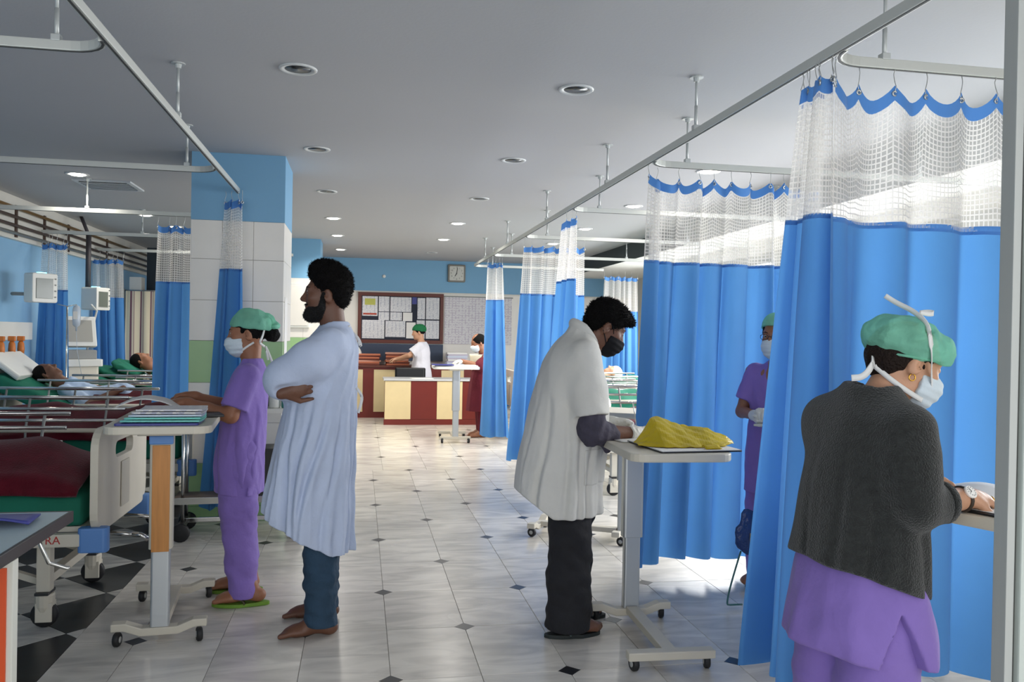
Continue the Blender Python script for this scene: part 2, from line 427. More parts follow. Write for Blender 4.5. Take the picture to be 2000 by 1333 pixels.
for col, x in (('left aisle', XA), ('right aisle', XB), ('right bed', XC)):
    for k, y in enumerate(YS):
        on = (k >= 3 and not (x == XB and k == 5)) or x == XC
        if x == XC and k == 0: continue
        if x == XC and k == 5: continue
        downlight(x, y, on, '%s %s downlight counting away from the camera, %s row' % ('lit' if on else 'unlit', ordn[k], col), 52.0 if k >= 3 else 26)
downlight(-2.37, 7.55, True, 'lit downlight above the left beds, largest on that side', 22)
downlight(-2.42, 10.02, True, 'lit downlight above the left beds, beyond the air vent', 22)
downlight(-2.31, 11.04, True, 'lit downlight shining behind the net of the curtain left of the pillar', 22)
# ceiling air vent above the left beds
v = thing('air_vent', 'square ceiling air vent above the left-hand beds', 'air vent', (-2.25, 8.02, CEIL))
m_vent = mat('vent_white', (196, 202, 206), 0.5)
for a, b, c, d in ((-0.24, 0.24, -0.24, -0.2), (-0.24, 0.24, 0.2, 0.24), (-0.24, -0.2, -0.2, 0.2), (0.2, 0.24, -0.2, 0.2)):
    MB().box(a, b, c, d, -0.014, 0).build('frame', m_vent, v, bevel=0.002)
for k in range(7):
    y = -0.17+k*0.057
    MB().box(-0.2, 0.2, -0.02, 0.02, -0.002, 0.002, T(0, y, -0.012) @ Matrix.Rotation(0.7, 4, 'X')).build('louver', m_vent, v)
MB().box(-0.2, 0.2, -0.2, 0.2, -0.003, -0.001).build('duct', mat('duct_dark', (70, 78, 84), 0.8), v)
# ================================================================== curtain rails
RZ = 2.405; XRR = 1.617; XLR = -0.895
m_rail = mat('white_rail', (206, 208, 202), 0.38, 0.25)
m_rod = mat('hanger_rod', (196, 200, 198), 0.4, 0.3)
def rail(name, label, pts, hangers, w=0.024, h=0.036):
    t = thing(name, label, 'curtain rail', (pts[0][0], pts[0][1], RZ), 0, 'white ceiling-hung curtain rails')
    ox, oy = pts[0]
    MB().bar([(x-ox, y-oy, h/2) for x, y in pts], w, h).build('track', m_rail, t, bevel=0.003)
    MB().bar([(x-ox, y-oy, -0.0005) for x, y in pts], w*0.36, 0.003).build('groove', MATS['post_groove'], t)
    for x, y in hangers:
        H_ = CEIL-RZ-h
        o = MB().tube([(0, 0, h), (0, 0, h+H_*0.45)], 0.0085, 8).tube([(0, 0, h+H_*0.42), (0, 0, CEIL-RZ-0.004)], 0.0065, 8).build('hanger_rod', m_rod, t, smooth=True); o.location = (x-ox, y-oy, 0)
        p = MB().lathe([(0.034, CEIL-RZ-0.006), (0.034, CEIL-RZ), (0.002, CEIL-RZ)], 12).lathe([(0.014, CEIL-RZ-0.025), (0.016, CEIL-RZ-0.006), (0.002, CEIL-RZ-0.006)], 10).build('ceiling_rose', m_rod, o)
        MB().box(-0.016, 0.016, -0.016, 0.016, h-0.004, h+0.02).build('bracket', m_rod, o, bevel=0.003)
def arc(cx, cy, r, a0, a1, n=6):
    return [(cx+r*math.cos(math.radians(a0+(a1-a0)*k/n)), cy+r*math.sin(math.radians(a0+(a1-a0)*k/n))) for k in range(n+1)]
YT_R = (2.76, 4.63, 6.45, 8.35, 10.4); YT_L = (3.26, 5.55, 7.75, 9.60, 11.5)
rr = 0.14
rail('curtain_rail', 'long white curtain rail along the right side of the aisle', [(XRR, -0.6), (XRR, 11.9)]+arc(XRR+rr, 11.96, rr, 180, 90)+[(3.6, 12.10)],
     [(XRR, y) for y in (1.6, 3.89, 5.39, 7.23, 9.25, 10.95)]+[(1.9, 12.1)])
rail('curtain_rail', 'long white curtain rail on the left of the aisle, ending at the tiled pillar', [(XLR, -0.6), (XLR, 6.33)], [(XLR, y) for y in (1.9, 4.28)])
ords = ('nearest', 'second nearest', 'third nearest', 'fourth nearest', 'fifth nearest')
for k, y in enumerate(YT_R):
    rail('cross_rail', '%s of the white cross rails between the right-hand beds' % ords[k], arc(XRR+rr+0.013, y-rr, rr, 180, 90)+[(4.2, y)], [(1.875, y), (3.4, y)])
for k, y in enumerate(YT_L):
    rail('cross_rail', '%s of the white cross rails between the left-hand beds' % ords[k], arc(XLR-rr-0.013, y-rr, rr, 0, 90)+[(-3.36, y)], [(-1.1, y), (-2.35, y)])

# ================================================================== ward curtains
def cloth_mat(name, c, tr):
    m = bpy.data.materials.new(name); m.use_nodes = True; nt = m.node_tree; b = nt.nodes['Principled BSDF']; MATS[name] = m
    b.inputs['Roughness'].default_value = 0.75; b.inputs['Specular IOR Level'].default_value = 0.2; b.inputs['Sheen Weight'].default_value = 0.15
    uv = nt.nodes.new('ShaderNodeUVMap'); n = nt.nodes.new('ShaderNodeTexNoise'); n.inputs['Scale'].default_value = 2.0; n.inputs['Detail'].default_value = 6
    nt.links.new(uv.outputs[0], n.inputs['Vector']); r = nt.nodes.new('ShaderNodeMapRange')
    r.inputs['To Min'].default_value = 0.9; r.inputs['To Max'].default_value = 1.1; nt.links.new(n.outputs['Fac'], r.inputs['Value'])
    h = nt.nodes.new('ShaderNodeHueSaturation'); h.inputs['Color'].default_value = rgba(c); nt.links.new(r.outputs[0], h.inputs['Value'])
    nt.links.new(h.outputs[0], b.inputs['Base Color'])
    n2 = nt.nodes.new('ShaderNodeTexNoise'); n2.inputs['Scale'].default_value = 7; n2.inputs['Detail'].default_value = 4; n2.inputs['Distortion'].default_value = 0.6
    nt.links.new(uv.outputs[0], n2.inputs['Vector']); bp = nt.nodes.new('ShaderNodeBump'); bp.inputs['Strength'].default_value = 0.25; bp.inputs['Distance'].default_value = 0.02
    nt.links.new(n2.outputs['Fac'], bp.inputs['Height']); nt.links.new(bp.outputs[0], b.inputs['Normal'])
    t = nt.nodes.new('ShaderNodeBsdfTranslucent'); nt.links.new(h.outputs[0], t.inputs[0])
    mx = nt.nodes.new('ShaderNodeMixShader'); mx.inputs[0].default_value = tr
    nt.links.new(b.outputs[0], mx.inputs[1]); nt.links.new(t.outputs[0], mx.inputs[2]); nt.links.new(mx.outputs[0], nt.nodes['Material Output'].inputs[0])
    return m
def net_mat(name, pitch, thread, film):
    m = bpy.data.materials.new(name); m.use_nodes = True; nt = m.node_tree; b = nt.nodes['Principled BSDF']; MATS[name] = m
    b.inputs['Base Color'].default_value = rgba((236, 232, 226)); b.inputs['Roughness'].default_value = 0.7
    uv = nt.nodes.new('ShaderNodeUVMap'); sp = nt.nodes.new('ShaderNodeSeparateXYZ'); nt.links.new(uv.outputs[0], sp.inputs[0])
    outs = []
    for ax in (0, 1):
        d = nt.nodes.new('ShaderNodeMath'); d.operation = 'DIVIDE'; d.inputs[1].default_value = pitch; nt.links.new(sp.outputs[ax], d.inputs[0])
        f = nt.nodes.new('ShaderNodeMath'); f.operation = 'FRACT'; nt.links.new(d.outputs[0], f.inputs[0])
        l = nt.nodes.new('ShaderNodeMath'); l.operation = 'LESS_THAN'; l.inputs[1].default_value = thread; nt.links.new(f.outputs[0], l.inputs[0]); outs.append(l)
    mxm = nt.nodes.new('ShaderNodeMath'); mxm.operation = 'MAXIMUM'; nt.links.new(outs[0].outputs[0], mxm.inputs[0]); nt.links.new(outs[1].outputs[0], mxm.inputs[1])
    mr = nt.nodes.new('ShaderNodeMapRange'); mr.inputs['To Min'].default_value = film; mr.inputs['To Max'].default_value = 0.88; nt.links.new(mxm.outputs[0], mr.inputs['Value'])
    t = nt.nodes.new('ShaderNodeBsdfTranslucent'); t.inputs[0].default_value = rgba((240, 238, 234))
    ms = nt.nodes.new('ShaderNodeMixShader'); ms.inputs[0].default_value = 0.5; nt.links.new(b.outputs[0], ms.inputs[1]); nt.links.new(t.outputs[0], ms.inputs[2])
    tp = nt.nodes.new('ShaderNodeBsdfTransparent'); m2 = nt.nodes.new('ShaderNodeMixShader'); nt.links.new(mr.outputs[0], m2.inputs[0])
    nt.links.new(tp.outputs[0], m2.inputs[1]); nt.links.new(ms.outputs[0], m2.inputs[2]); nt.links.new(m2.outputs[0], nt.nodes['Material Output'].inputs[0])
    return m
m_cloth = cloth_mat('blue_curtain_cloth', (94, 156, 218), 0.44)
m_head = cloth_mat('blue_curtain_header', (86, 140, 208), 0.25)
m_net = net_mat('white_curtain_net', 0.021, 0.28, 0.34)
m_hook = mat('steel_hook', (200, 202, 200), 0.3, 0.9)
_hook = MB().tube([(0, 0, 0.045), (0.006, 0, 0.036), (0.002, 0, 0.024), (-0.006, 0, 0.012), (0, 0, 0.0), (0.006, 0, 0.008)], 0.0016, 5).mesh('hook', smooth=True)
_grom = MB(); _n = 10
_grom.add([(0.011*math.cos(a)*k, dy, 0.011*math.sin(a)*k) for dy, k in ((-0.003, 1), (0.003, 1), (0.003, 0.5), (-0.003, 0.5)) for a in [2*math.pi*i/_n for i in range(_n)]],
          [(q*_n+i, q*_n+(i+1) % _n, ((q+1) % 4)*_n+(i+1) % _n, ((q+1) % 4)*_n+i) for q in range(4) for i in range(_n)])
_grom = _grom.mesh('grommet', smooth=True)
def polyline(pts):
    pts = [Vector((x, y)) for x, y in pts]; L = [0.0]
    for a, b in zip(pts, pts[1:]): L.append(L[-1]+(b-a).length)
    def f(u):
        s = u*L[-1]
        for k in range(len(pts)-1):
            if s <= L[k+1]+1e-9:
                t = (s-L[k])/(L[k+1]-L[k]); return pts[k].lerp(pts[k+1], t)
        return pts[-1]
    return f, L[-1]
def curtain(label, top, bot, ztop, zsplit, zbot, pleats, at_, ab, seed, hooks=0, droop=0.03, group='blue ward curtains with white net tops', warp=0.05, zslope=0.0, sharp=0.0, wobble=0.02, cat='curtain', mats=None, zrail=None):
    R = random.Random(seed); ft, Lt = polyline(top); fb, Lb = polyline(bot)
    ph = R.uniform(0, 6.28); p2, p3 = R.uniform(0, 6.28), R.uniform(0, 6.28)
    NU = max(24, int(pleats*14)); mats = mats or (m_head, m_net, m_cloth)
    def prof(u, k):                      # pleat profile -1..1
        w = u+warp*math.sin(2*math.pi*1.3*u+p2)/max(1, pleats)*2.2+warp*math.sin(2*math.pi*3.1*u+p3)*0.35
        a = math.sin(2*math.pi*pleats*w+ph)
        a += 0.35*math.sin(2*math.pi*pleats*0.53*w+p3+k*1.3)+0.22*math.sin(2*math.pi*pleats*1.71*w+p2+k*2.0)
        return a*0.75
    def pos(u, z):
        k = (ztop-z)/(ztop-zbot); e = 1-(1-k)**1.6 if False else k
        a = ft(u).lerp(fb(u), e)
        d = (ft(min(1, u+0.02))-ft(max(0, u-0.02))).lerp(fb(min(1, u+0.02))-fb(max(0, u-0.02)), e)
        n = Vector((-d.y, d.x)); n = n.normalized() if n.length > 1e-6 else Vector((0, 1)); t = Vector((n.y, -n.x))
        amp = at_+(ab-at_)*k**0.7
        q = a+n*(amp*prof(u, k)+wobble*k*math.sin(3.1*u+2*k+p3))+t*(amp*0.45*math.cos(2*math.pi*pleats*u+ph+k))
        return q
    root = thing('ward_curtain', label, cat, (*((ft(0)+ft(1))/2), zbot), 0, group); ox, oy = root.location.x, root.location.y
    cw = max(Lt, Lb)+pleats*2.2*max(at_, ab)
    def zdrop(u): return droop*abs(math.sin(math.pi*hooks*u))**0.8 if hooks else droop*(0.5+0.5*math.sin(2*math.pi*pleats*u+ph))
    def sheet(name, z0, z1, nv, m):
        vs, uvs = [], []
        for j in range(nv+1):
            for i in range(NU+1):
                u = i/NU; zz = z0+(z1-z0)*j/nv
                fade = max(0.0, 1-(ztop-zz)/0.5); z = zz-zdrop(u)*fade-(zslope*u if zz <= zsplit+1e-6 else 0)
                if z0 == zbot and j == 0: z += 0.012*math.sin(9*u+p2)
                q = pos(u, max(zbot, zz)); vs.append((q.x-ox, q.y-oy, z-zbot)); uvs.append((u*cw, zz))
        fs = [(j*(NU+1)+i, j*(NU+1)+i+1, (j+1)*(NU+1)+i+1, (j+1)*(NU+1)+i) for j in range(nv) for i in range(NU)]
        me = bpy.data.meshes.new(name); me.from_pydata(vs, [], fs)
        ul = me.uv_layers.new(name='UVMap'); li = np.empty(len(me.loops), dtype=np.int32); me.loops.foreach_get('vertex_index', li)
        ul.data.foreach_set('uv', np.array(uvs, dtype=np.float32)[li].ravel())
        me.polygons.foreach_set('use_smooth', [True]*len(me.polygons))
        return link(name, me, m, root)
    sheet('header_band', ztop-0.055, ztop, 3, mats[0])
    if zsplit is not None: sheet('net_panel', zsplit, ztop-0.055, 10, mats[1])
    sheet('cloth_panel', zbot, zsplit, 26, mats[2])
    if zsplit is not None: 
        h = sheet('seam', zsplit-0.012, zsplit+0.006, 1, mats[0])
        for vtx in h.data.vertices: pass
    if hooks:
        zr = (zrail or RZ)
        for k in range(hooks+1):
            u = k/hooks; q = pos(u, ztop)
            g = link('grommet', _grom, m_hook, root); g.location = (q.x-ox, q.y-oy, ztop-0.03-zbot); g.rotation_euler = (0, 0, R.uniform(-0.5, 0.5)+(math.atan2(*(ft(min(1,u+.05))-ft(max(0,u-.05))).yx)))
            hk = link('hook', _hook, m_hook, root); hk.location = (q.x-ox, q.y-oy, ztop-0.03-zbot); hk.scale = (1, 1, (zr-ztop+0.03)/0.045); hk.rotation_euler = (0, 0, R.uniform(0, 3))
    return root
# right side, nearest first
curtain('bunched blue curtain end hanging nearest the camera, left of the woman in the dark cardigan', [(XRR, 2.90), (XRR, 2.66)], [(1.60, 3.27), (1.63, 2.62)], 2.35, 1.85, 0.10, 3.5, 0.024, 0.08, 3, hooks=8, droop=0.02, wobble=0.0)
curtain('blue curtain drawn flat across the nearest right bay behind the woman in the dark cardigan', [(1.655, 2.70), (1.72, 2.76), (2.62, 2.76)], [(1.66, 2.66), (1.78, 2.78), (2.66, 2.76)], 2.345, 1.838, 0.16, 4.5, 0.016, 0.06, 11, hooks=7, droop=0.055, wobble=0.01, zslope=0.02)
curtain('wide blue curtain drawn across behind the yellow bag on the overbed table', [(1.632, 4.56), (1.70, 4.63), (2.72, 4.63)], [(1.535, 4.52), (1.72, 4.66), (2.78, 4.64)], 2.35, 1.845, 0.09, 7.5, 0.03, 0.085, 5, hooks=10, droop=0.05)
curtain('narrow blue curtain hanging from the aisle rail behind the white-coated man', [(XRR, 6.62), (XRR, 6.24)], [(1.60, 7.15), (1.60, 6.25)], 2.345, 1.85, 0.12, 3, 0.03, 0.08, 8, hooks=4)
curtain('folded blue curtain behind the narrow one beside the white-coated man', [(1.62, 8.30), (1.70, 8.36), (2.28, 8.35)], [(1.50, 8.25), (1.66, 8.36), (2.30, 8.35)], 2.34, 1.83, 0.15, 5.5, 0.03, 0.085, 21, hooks=6)
curtain('gathered blue curtain at the far end of the aisle beside the maroon-clad figure', [(1.60, 10.76), (1.80, 10.52)], [(1.54, 10.74), (1.92, 10.46)], 2.35, 1.86, 0.09, 2.5, 0.03, 0.08, 31, hooks=4, zslope=-0.0)
curtain('far blue curtain seen beyond the head of the white-coated man', [(3.62, 12.1), (4.15, 12.1)], [(3.58, 12.1), (4.2, 12.1)], 2.34, 1.80, 0.35, 6, 0.02, 0.04, 41, hooks=5)
# left side
curtain('blue curtain hanging in front of the tiled pillar behind the nurse in lilac scrubs', [(-0.98, 6.24), (-0.84, 6.20)], [(-1.12, 6.24), (-0.79, 6.16)], 2.35, 1.84, 0.13, 2.5, 0.026, 0.05, 51, hooks=3)
curtain('blue curtain hanging to the left of the tiled pillar', [(-1.755, 7.75), (-1.47, 7.75)], [(-1.80, 7.76), (-1.47, 7.75)], 2.33, 1.82, 0.15, 2.5, 0.03, 0.05, 61, hooks=4)
curtain('blue curtain by the left wall beside the hanging saline bottle', [(-3.34, 9.58), (-3.10, 9.60)], [(-3.41, 9.56), (-3.07, 9.60)], 2.31, 1.80, 0.25, 3.5, 0.03, 0.055, 71, hooks=5)
curtain('blue curtain by the left wall beyond the ventilator', [(-3.40, 11.5), (-3.03, 11.5)], [(-3.33, 11.5), (-2.97, 11.5)], 2.31, 1.80, 0.25, 4, 0.03, 0.055, 81, hooks=5)
# ================================================================== furniture materials
m_putty = mat('putty_plastic', (205, 198, 182), 0.5, var=0.03, vscale=9)
m_putty_d = mat('putty_steel', (188, 182, 168), 0.45)
m_silver = mat('silver_column', (186, 190, 192), 0.35, 0.5)
m_chrome = mat('chrome_tube', (205, 205, 202), 0.18, 0.95)
m_rubber = mat('black_rubber', (28, 28, 30), 0.6)
m_hub = mat('grey_hub', (165, 165, 162), 0.4)
m_blueplast = mat('blue_plastic', (92, 138, 200), 0.45)
m_navyplast = mat('navy_folder_plastic', (62, 66, 140), 0.35, var=0.1)
m_wood = mat('orange_wood_panel', (192, 130, 66), 0.45, var=0.14, vscale=7, stretch=(9, 9, 0.7))
m_paper = mat('white_paper', (232, 230, 226), 0.8, var=0.02)
m_paper_b = mat('bluish_paper', (206, 216, 232), 0.8)
m_mint = mat('mint_paper', (128, 210, 200), 0.8)
m_black = mat('black_plastic', (24, 25, 28), 0.4)
m_greensheet = mat('green_sheet', (12, 104, 82), 0.85, var=0.12, vscale=5, bump=0.25, bscale=14)
m_maroon = mat('maroon_blanket', (84, 20, 32), 1.0, var=0.25, vscale=14, bump=0.3, bscale=150, sheen=0.15, spec=0.05)
m_redtxt = mat('red_lettering', (176, 42, 40), 0.5)
m_whiteplast = mat('white_plastic', (224, 224, 218), 0.4)
m_greyplast = mat('grey_plastic', (142, 144, 142), 0.45)

def text_obj(name, s, size, m, parent, M, align='LEFT'):
    c = bpy.data.curves.new(name, 'FONT'); c.body = s; c.size = size; c.extrude = 0.0006; c.align_x = align; c.align_y = 'CENTER'; c.resolution_u = 3
    tmp = bpy.data.objects.new(name, c); COL.objects.link(tmp); dg = bpy.context.evaluated_depsgraph_get()
    me = bpy.data.meshes.new_from_object(tmp.evaluated_get(dg)); bpy.data.objects.remove(tmp, do_unlink=True); me.materials.clear()
    o = link(name, me, m, parent); o.matrix_local = M
    return o

# ---- overbed table: origin under the column; local +y runs along the top
_cast_w = MB().lathe([(0.004, -0.013), (0.026, -0.013), (0.031, -0.008), (0.031, 0.008), (0.026, 0.013), (0.004, 0.013)], 16, Matrix.Rotation(math.pi/2, 4, 'Y')).mesh('wheel', smooth=True)
_cast_h = MB().lathe([(0.001, -0.0155), (0.013, -0.015), (0.015, -0.012), (0.015, 0.012), (0.013, 0.015), (0.001, 0.0155)], 12, Matrix.Rotation(math.pi/2, 4, 'Y')).mesh('hub', smooth=True)
def small_caster(parent, x, y, a):
    w = link('caster_wheel', _cast_w, m_rubber, parent); w.location = (x, y, 0.0315); w.rotation_euler = (0, 0, a)
    link('hub', _cast_h, m_hub, w)
def overbed_table(label, loc, rz, ztop, wood=False, L0=-0.20, L1=0.63, hw=0.22, mtop=None, curved=True, straight=False):
    t = thing('overbed_table', label, 'table', (*loc, 0), rz, 'wheeled overbed tables'); mtop = mtop or m_putty
    MB().prism(rrect(-hw, hw, L0, L1, 0.07, 5), ztop-0.034, ztop).build('table_top', mtop, t, bevel=0.006)
    MB().box(-0.09, 0.09, -0.1, 0.34, ztop-0.05, ztop-0.034).build('support_plate', m_putty_d, t)
    # two-stage column
    zm = 0.42
    MB().prism(rrect(-0.05, 0.05, -0.032, 0.032, 0.014, 3), zm, ztop-0.05).build('outer_column', m_putty if wood else m_silver, t, bevel=0.002)
    MB().prism(rrect(-0.04, 0.04, -0.024, 0.024, 0.010, 3), 0.07, zm+0.05).build('inner_column', m_silver, t, bevel=0.002)
    if wood:
        MB().box(-0.037, 0.037, -0.040, -0.031, zm-0.01, ztop-0.10).build('wood_panel', m_wood, t, bevel=0.002)
        MB().box(-0.050, 0.050, -0.050, -0.022, ztop-0.095, ztop-0.056).build('height_lever', m_blueplast, t, bevel=0.006)
    # bowed foot bars with casters and connecting beam
    for y, hx in ((0.0, 0.20), (0.60, 0.19)):
        bow = curved and not (y > 0.3 and straight)
        mb = MB(); pts = [(-hx, y, 0.078), (-hx*0.72, y, 0.078), (-hx*0.38, y, 0.052), (hx*0.38, y, 0.052), (hx*0.72, y, 0.078), (hx, y, 0.078)] if bow else [(-hx, y, 0.066), (hx, y, 0.066)]
        mb.bar(pts, 0.055, 0.036); mb.build('foot_bar', m_putty, t, bevel=0.006)
        for s in (-1, 1): small_caster(t, s*(hx-0.03), y-(0.034 if y < 0.3 else 0.0), math.radians(12)*s)
    MB().bar([(0, 0.03, 0.066), (0, 0.58, 0.066)], 0.06, 0.034).build('beam', m_putty, t, bevel=0.004)
    return t
t_left = overbed_table('putty overbed table with an orange wood column in front of the nurse in lilac scrubs', (-0.865, 3.94), math.radians(5.2), 0.985, wood=True)
t_doc = overbed_table('putty overbed table under the yellow plastic bag', (1.335, 3.92), math.radians(178), 0.93, curved=True, L0=-0.12, L1=0.73, straight=True)
t_card = overbed_table('overbed table the woman in the dark cardigan leans over, near the post', (1.665, 2.435), math.radians(202), 0.94, L0=-0.15, L1=0.70, hw=0.21)
t_far = overbed_table('small white overbed table far down the aisle in front of the wooden desk', (1.23, 10.70), math.radians(-2), 0.99, mtop=m_whiteplast, L0=-0.12, L1=0.5, hw=0.30, curved=False)
t_bay = overbed_table('overbed table partly hidden behind the legs of the white-coated man', (1.80, 5.50), math.radians(60), 0.90, curved=True)

# ---- papers: a sheet curled by fn
def sheet_of_paper(name, label, loc, rz, w, l, m, curl=0.0, cat='paper', group=None, tilt=0.0, lift=0.0, lines=False, solid=0.0012):
    t = MB().grid(lambda u, v: ((u-0.5)*w, (v-0.5)*l, curl*(2*abs(v-0.5))**2.4*0.5+lift*(u**3)+0.0016), 8, 12).build(name, m, None, smooth=True, solid=solid)
    t.location = loc; t.rotation_euler = (tilt, 0, rz); return tag(t, label, cat, group)
def lined_paper(name, base, ink, step, thick, rot=False):
    m = bpy.data.materials.new(name); m.use_nodes = True; nt = m.node_tree; b = nt.nodes['Principled BSDF']; b.inputs['Roughness'].default_value = 0.8; MATS[name] = m
    tc = nt.nodes.new('ShaderNodeTexCoord'); sp = nt.nodes.new('ShaderNodeSeparateXYZ'); nt.links.new(tc.outputs['Object'], sp.inputs[0])
    axes = ((2, step), (0, step*rot)) if rot else ((1, step),)
    val = None
    for ax, st in axes:
        d = nt.nodes.new('ShaderNodeMath'); d.operation = 'DIVIDE'; d.inputs[1].default_value = st; nt.links.new(sp.outputs[ax], d.inputs[0])
        f = nt.nodes.new('ShaderNodeMath'); f.operation = 'FRACT'; nt.links.new(d.outputs[0], f.inputs[0])
        l = nt.nodes.new('ShaderNodeMath'); l.operation = 'LESS_THAN'; l.inputs[1].default_value = thick; nt.links.new(f.outputs[0], l.inputs[0])
        if val is None: val = l.outputs[0]
        else:
            mm = nt.nodes.new('ShaderNodeMath'); mm.operation = 'MAXIMUM'; nt.links.new(val, mm.inputs[0]); nt.links.new(l.outputs[0], mm.inputs[1]); val = mm.outputs[0]
    n = nt.nodes.new('ShaderNodeTexNoise'); n.inputs['Scale'].default_value = 40; nt.links.new(tc.outputs['Object'], n.inputs['Vector'])
    g = nt.nodes.new('ShaderNodeMath'); g.operation = 'GREATER_THAN'; g.inputs[1].default_value = 0.47; nt.links.new(n.outputs['Fac'], g.inputs[0])
    mu = nt.nodes.new('ShaderNodeMath'); mu.operation = 'MULTIPLY'; nt.links.new(val, mu.inputs[0]); nt.links.new(g.outputs[0], mu.inputs[1])
    mx = nt.nodes.new('ShaderNodeMix'); mx.data_type = 'RGBA'; mx.inputs['A'].default_value = rgba(base); mx.inputs['B'].default_value = rgba(ink)
    nt.links.new(mu.outputs[0], mx.inputs['Factor']); nt.links.new(mx.outputs['Result'], b.inputs['Base Color'])
    return m
m_lined = lined_paper('printed_form_paper', (228, 226, 224), (186, 188, 204), 0.012, 0.3)
# on the left table: navy folder, mint and white charts, curled file
zt = 0.985
o = MB().prism(rrect(-0.175, 0.165, -0.115, 0.12, 0.01, 2), 0, 0.010).build('chart_folder', m_navyplast, None, bevel=0.002); o.location = (-0.86, 3.90, zt); o.rotation_euler = (0, 0, 0.06)
tag(o, 'navy plastic chart folder lying under the papers on the left overbed table', 'folder')
for k in range(5):
    sheet_of_paper('medical_chart', ('lowest mint chart', 'second mint chart', 'bluish chart', 'white printed chart', 'topmost white printed chart')[k]+' in the pile on the left overbed table',
                   (-0.85+0.006*k, 3.905+0.012*k, zt+0.0115+0.0105*k), 0.03+0.02*(k % 3), 0.32-0.012*k, 0.225-0.004*k, (m_mint, m_mint, m_paper_b, m_lined, m_lined)[k], curl=0.012, solid=0.008, group='charts piled on the left overbed table')
# open file standing curled in front of the nurse's hands
o = MB().grid(lambda u, v: ((u-0.5)*0.30, (v-0.5)*0.24, 0.075*math.sin(u*math.pi*0.95)+0.06*max(0, 0.55-u)*1.3), 14, 6).build('open_chart', m_paper, None, smooth=True, solid=0.004)
o.location = (-0.99, 4.28, zt+0.004); o.rotation_euler = (0, 0.0, 0.15); tag(o, 'curled white chart page held open by the nurse in lilac scrubs', 'chart')
o = MB().box(-0.10, 0.12, -0.10, 0.08, 0, 0.012).build('clip_folder', m_black, None, bevel=0.003); o.location = (-0.78, 4.22, zt+0.001); o.rotation_euler = (0, 0, 0.3)
tag(o, 'dark clip folder beneath the forearms of the nurse in lilac scrubs', 'folder')
# on the doctor's table: clipboard, sheet, yellow bag
zt = 0.93
cb = thing('clipboard', 'dark clipboard with white sheet under the yellow bag', 'clipboard', (1.37, 3.42, zt), math.radians(4))
MB().prism(rrect(-0.165, 0.205, -0.19, 0.19, 0.012, 2), 0.001, 0.006).build('board', m_black, cb, bevel=0.001)
MB().box(-0.160, 0.20, -0.182, 0.185, 0.006, 0.009).build('white_sheet', m_paper, cb)
sheet_of_paper('form_sheet', 'white form the white-coated man is writing on', (1.24, 3.72, zt+0.002), 0.2, 0.21, 0.29, m_paper, lift=0.01)
# ---- left foreground desk with orange edge stripe
fd = thing('reception_desk', 'white foreground desk with grey top and orange stripe at the left edge', 'desk', (-1.03, 2.55, 0))
m_desk_top = mat('desk_laminate', (172, 190, 196), 0.4, var=0.03)
m_desk_white = mat('desk_white', (222, 222, 212), 0.45)
m_orange = mat('orange_stripe', (224, 84, 34), 0.45)
poly = [(-1.4, -0.62), (0.195, -0.62), (0.0, -0.015), (-0.005, 0.575), (-0.02, 0.60), (-1.4, 0.60)]
dpoly = [(-1.2, -1.0), (0.03, -1.0), (0.03, 0.60), (-1.2, 0.60)]
MB().prism(dpoly, 0.735, 0.752).build('desk_top', m_desk_top, fd)
MB().box(-1.2, 0.034, 0.60, 0.612, 0.715, 0.753).box(0.03, 0.042, -1.0, 0.612, 0.715, 0.753).build('edge_band', mat('dark_edging', (46, 40, 38), 0.4), fd, bevel=0.002)
MB().box(-1.17, 0.0, -0.98, 0.57, 0.695, 0.734).build('under_frame', m_desk_white, fd, bevel=0.003)
MB().box(-0.42, 0.021, 0.15, 0.19, 0, 0.70).build('end_panel', m_desk_white, fd, bevel=0.003)
MB().box(-0.014, 0.004, 0.144, 0.151, 0.02, 0.68).build('orange_stripe', m_orange, fd)
MB().tube([(-0.02, 0.45, 0.70), (-0.0, 0.50, 0.60), (0.05, 0.52, 0.575), (0.06, 0.52, 0.575)], 0.007, 8).build('lever', m_chrome, fd, smooth=True)
o = MB().grid(lambda u, v: (-0.16+u*0.26-0.02*v, (v-0.5)*0.16, 0.012+0.02*(1-v)*math.sin(u*3.0)), 10, 5).build('plastic_sleeve', m_navyplast, None, smooth=True, solid=0.006)
o.location = (-1.14, 2.98, 0.752); tag(o, 'navy plastic sleeve lying on the foreground desk', 'plastic sleeve')

